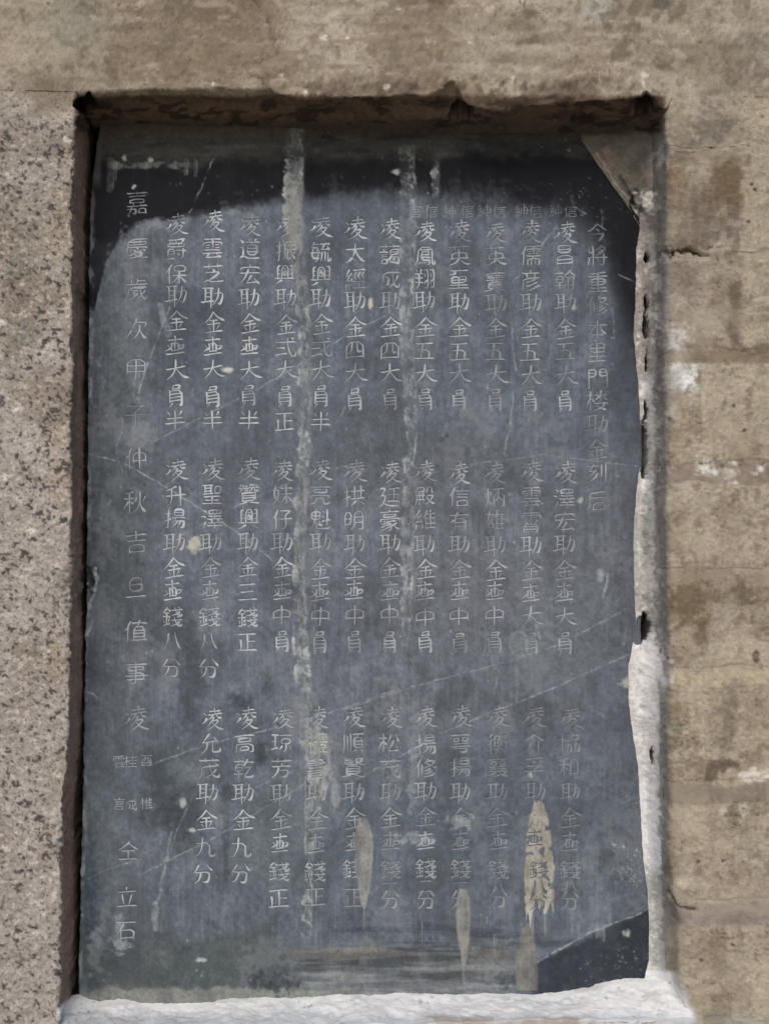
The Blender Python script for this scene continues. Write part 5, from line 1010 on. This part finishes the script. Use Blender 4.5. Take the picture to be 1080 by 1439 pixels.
bounds = [134.5, 207, 355, 500, 664, 808, 950, 1116, 1284, 1445, 1600, 1760, 1930, 2090, 2260, 2430, 2600]
hwj = [0, .0012, .003, .005, .011, .008, .006, .010, .011, .008, .008, .008, .008, .008, .008, .008, .008]
for k in range(len(bounds) - 1):
    za, zb = zpx(bounds[k], 1000) - hwj[k], zpx(bounds[k + 1], 1000) + hwj[k + 1]
    if k == 0: za = ZR_ + .0004
    if za < ZA + .03: break
    zb = max(zb, ZA)
    top_soft = 1e-4 if k == 0 else .009
    pier_sheet('stone_block', spaced(za, zb, fz0, fz1), 0.0004, lambda Z, za=za, zb=zb, s_=top_soft: -.0030 * (1 - sst(-.0002, s_, za - Z)) * (s_ > .001) - .0030 * (1 - sst(-.0002, .009, Z - zb)), pier)

# recess back behind the tablet, coloured dark to deepen the shaded open joints
bx = np.linspace(-.6, .6, 40); bz = np.linspace(0.0, zpx(100), 60)
BX, BZ = np.meshgrid(bx, bz[::-1])
back = make_obj('rubble_backing', np.stack([BX, .15 + .006 * fbm(BX * 1000, BZ * 1000, 60, 831, 3), BZ], -1).reshape(-1, 3), grid_quads(*BX.shape), np.tile([[.2, .17, .14]], (BX.size, 1)), M_backing)
back['kind'] = 'structure'

# mortar that fills the joint right of the tablet
fa = curve([(900, 150), (899, 300), (897, 330), (893, 350), (892, 420), (889, 470), (896, 540), (899, 600), (898, 655), (893, 690), (889, 760), (891, 850), (893, 885), (889, 900), (881, 940), (882, 985), (888, 1030), (896, 1080), (899, 1150), (903, 1210), (909, 1250), (911, 1300), (910, 1350), (902, 1385), (890, 1420)], YS, 'z')
zz = fine(zpx(300, 900, YS), zpx(1405, 900, YS), .0010)
K = 34; t = np.linspace(0, 1, K)[None, :]
xa_ = (fa(zz) + .0007 * fbm(zz * 1000, zz * 0, 8, 841, 4))[:, None]; xb_ = (xp_f(zz) + .0006)[:, None]
yd = (.030 + .008 * fbm(zz * 1000, zz * 0, 50, 842, 3))[:, None]
ya_ = YS - .0006
AX = xa_ + (xb_ - xa_) * t ** .85
AY = ya_ - (ya_ - yd) * t ** 2.6
lump = .0030 * fbm(AX * 1000, np.repeat(zz[:, None], K, 1) * 1000, 13, 843, 4) + .0018 * fbm(AX * 1000, np.repeat(zz[:, None], K, 1) * 1000, 40, 844, 2)
rim = np.minimum(t * 6, 1) * np.minimum((1 - t) * 5, 1)
AZ = np.repeat(zz[:, None], K, 1)
px, py = proj(AX, AY, AZ)
hole = np.full(AX.shape, 9.0)
for hx, hy, rx_, ry_ in [(905, 628, 6, 40), (908, 577, 3.5, 15), (907, 458, 4, 16), (908, 362, 4, 9), (908, 424, 3, 12), (905, 881, 10, 17), (898, 897, 7, 8), (917, 1062, 2.5, 12), (908, 508, 2.5, 12)]:
    hole = np.minimum(hole, np.sqrt(((px - hx) / rx_) ** 2 + ((py - hy) / ry_) ** 2) + .38 * fbm(px, py, 7, 845, 4))
sink = (1 - sst(.9, 1.35, hole)) * .012
on_slab = 1 - sst(0.0, .0035, AX - xr_f(AZ))
AY2 = AY - lump * rim
AY2 = AY2 + (np.minimum(AY2, YS - .0009 - .0012 * np.minimum(t * 12, 1) - .0006 * fbm(AX * 1000, AZ * 1000, 5, 846, 3)) - AY2) * on_slab + sink
kp = (hole[:-1, :-1] > 1.0) & (hole[1:, 1:] > 1.0)
c, _ = W_.sample(px, py)
V, Q, col = compact(np.stack([AX, AY2, AZ], -1).reshape(-1, 3), grid_quads(*AX.shape, keep=kp), c.reshape(-1, 3))
o = make_obj('joint_mortar', V, Q, col, M_lime)
tag(o, 'crumbling white mortar filling the gap along the right edge of the tablet', 'mortar joint')

# grey cement patch in the broken-off corner
u_ = np.linspace(0, 1, 90); v_ = np.linspace(0, 1, 130)
zt, zb_ = zpx(160, 860, YS), zpx(318, 900, YS)
zz = zt + (zb_ - zt) * v_
cxl = curve([(806, 150), (816, 198), (838, 230), (860, 262), (880, 288), (897, 316)], YS - .001, 'z')
a_ = cxl(zz)[:, None] + .0008 * fbm(zz * 1000, zz * 0, 8, 851, 3)[:, None]; b_ = xp_f(zz)[:, None] + .001
AX = a_ + (b_ - a_) * u_[None, :]; AZ = np.repeat(zz[:, None], 90, 1)
AY = YS - .0015 - .010 * u_[None, :] ** 2 - .0030 * fbm(AX * 1000, AZ * 1000, 18, 852, 5) * np.minimum(1, u_ * 8)[None, :] - .012 * (1 - sst(0, .18, v_))[:, None]
px, py = proj(AX, AY, AZ)
AY = AY + .010 * (1 - sst(1, 1.6, np.sqrt(((px - 893) / 6) ** 2 + ((py - 288) / 13) ** 2) + .4 * fbm(px, py, 6, 853, 3)))
c, _ = W_.sample(px, py)
o = make_obj('cement_patch', np.stack([AX, AY, AZ], -1).reshape(-1, 3), grid_quads(*AX.shape), c.reshape(-1, 3), M_lime)
tag(o, 'rough grey cement patch filling the cut-off top right corner beside the tablet', 'cement patch')

# white plaster along the foot
xs = fine(float(unproj([70.], [1400.], YS)[0][0]), float(unproj([985.], [1430.], 0)[0][0]), .0014)
zt_f = curve([(60, 1402), (112, 1398), (125, 1404), (140, 1408), (165, 1404), (200, 1409), (255, 1411), (300, 1407), (350, 1402), (430, 1401), (480, 1397), (520, 1398), (560, 1396), (620, 1398), (700, 1396), (760, 1397), (800, 1392), (830, 1388), (845, 1382), (862, 1378), (880, 1376), (905, 1374), (930, 1372), (990, 1372)], YS, 'x')
zt_ = zt_f(xs) + .0022 * fbm(xs * 1000, xs * 0, 16, 861, 5)
zfront = zpx(1437)
K = 90
s_ = np.linspace(0, 1, K)[:, None]
AY = np.where(s_ < .7, (YS + .002) + (-.004 - YS - .002) * (s_ / .7) ** .9, -.004 - 0 * s_) + 0 * xs[None, :]
AZ = np.where(s_ < .7, zt_[None, :] + (zfront - zt_[None, :]) * (s_ / .7) ** 1.15, zfront - .030 * ((s_ - .7) / .3))
AX = np.repeat(xs[None, :], K, 0)
ln = fbm(AX * 1000, AZ * 1000 + AY * 1000, 45, 862, 3) * .0036 + .0009 * fbm(AX * 1000, AZ * 1000 + AY * 1000, 8, 863, 3)
AZ = AZ + ln * (s_ < .72) * np.minimum(1, s_ * 8); AY = AY - np.abs(ln) * .6 * (s_ > .05)
px, py = proj(AX, AY, AZ); c, _ = W_.sample(px, np.maximum(py, 1368))
lw = sst(1462, 1475, py)[..., None] if False else 0
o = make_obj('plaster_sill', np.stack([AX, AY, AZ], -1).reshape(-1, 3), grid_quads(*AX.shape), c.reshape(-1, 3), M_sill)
tag(o, 'bright white lumpy plaster ledge along the foot of the tablet', 'plaster ledge')

# the stone course below the recess, just under the picture
bxs = np.linspace(float(xe_f(0.8)) - .03, float(xp_f(0.8)) + .06, 260); bzs = np.concatenate([fine(zfront - .018, zfront - .2, .003), fine(zfront - .21, 0.0, .012)])
AX, AZ = np.meshgrid(bxs, bzs); AY = np.full_like(AX, -.0028) + .010 * (1 - sst(0, .014, zfront - .018 - AZ)) + .0010 * fbm(AX * 1000, AZ * 1000, 20, 871, 4)
c, _ = W_.sample(*[q for q in (560 + (AX - AX.mean()) * 900, 60 + (zfront - AZ) * 900)])
o = make_obj('base_stone', np.stack([AX, AY, AZ], -1).reshape(-1, 3), grid_quads(*AX.shape), c.reshape(-1, 3), M_plaster)
tag(o, 'stained stone course under the white plaster ledge at the foot of the recess', 'base stone')

# pale paving out of view, added in front of the wall: it throws the soft light up under the lintel
gx = np.linspace(-12, 12, 25); gy = np.linspace(0.02, -16, 17)
GX, GY = np.meshgrid(gx, gy)
o = make_obj('ground', np.stack([GX, GY, .01 * fbm(GX, GY, 4, 901, 2)], -1).reshape(-1, 3), grid_quads(*GX.shape, flip=True), np.tile([[.60, .57, .52]], (GX.size, 1)), M_ground)
tag(o, kind='structure')
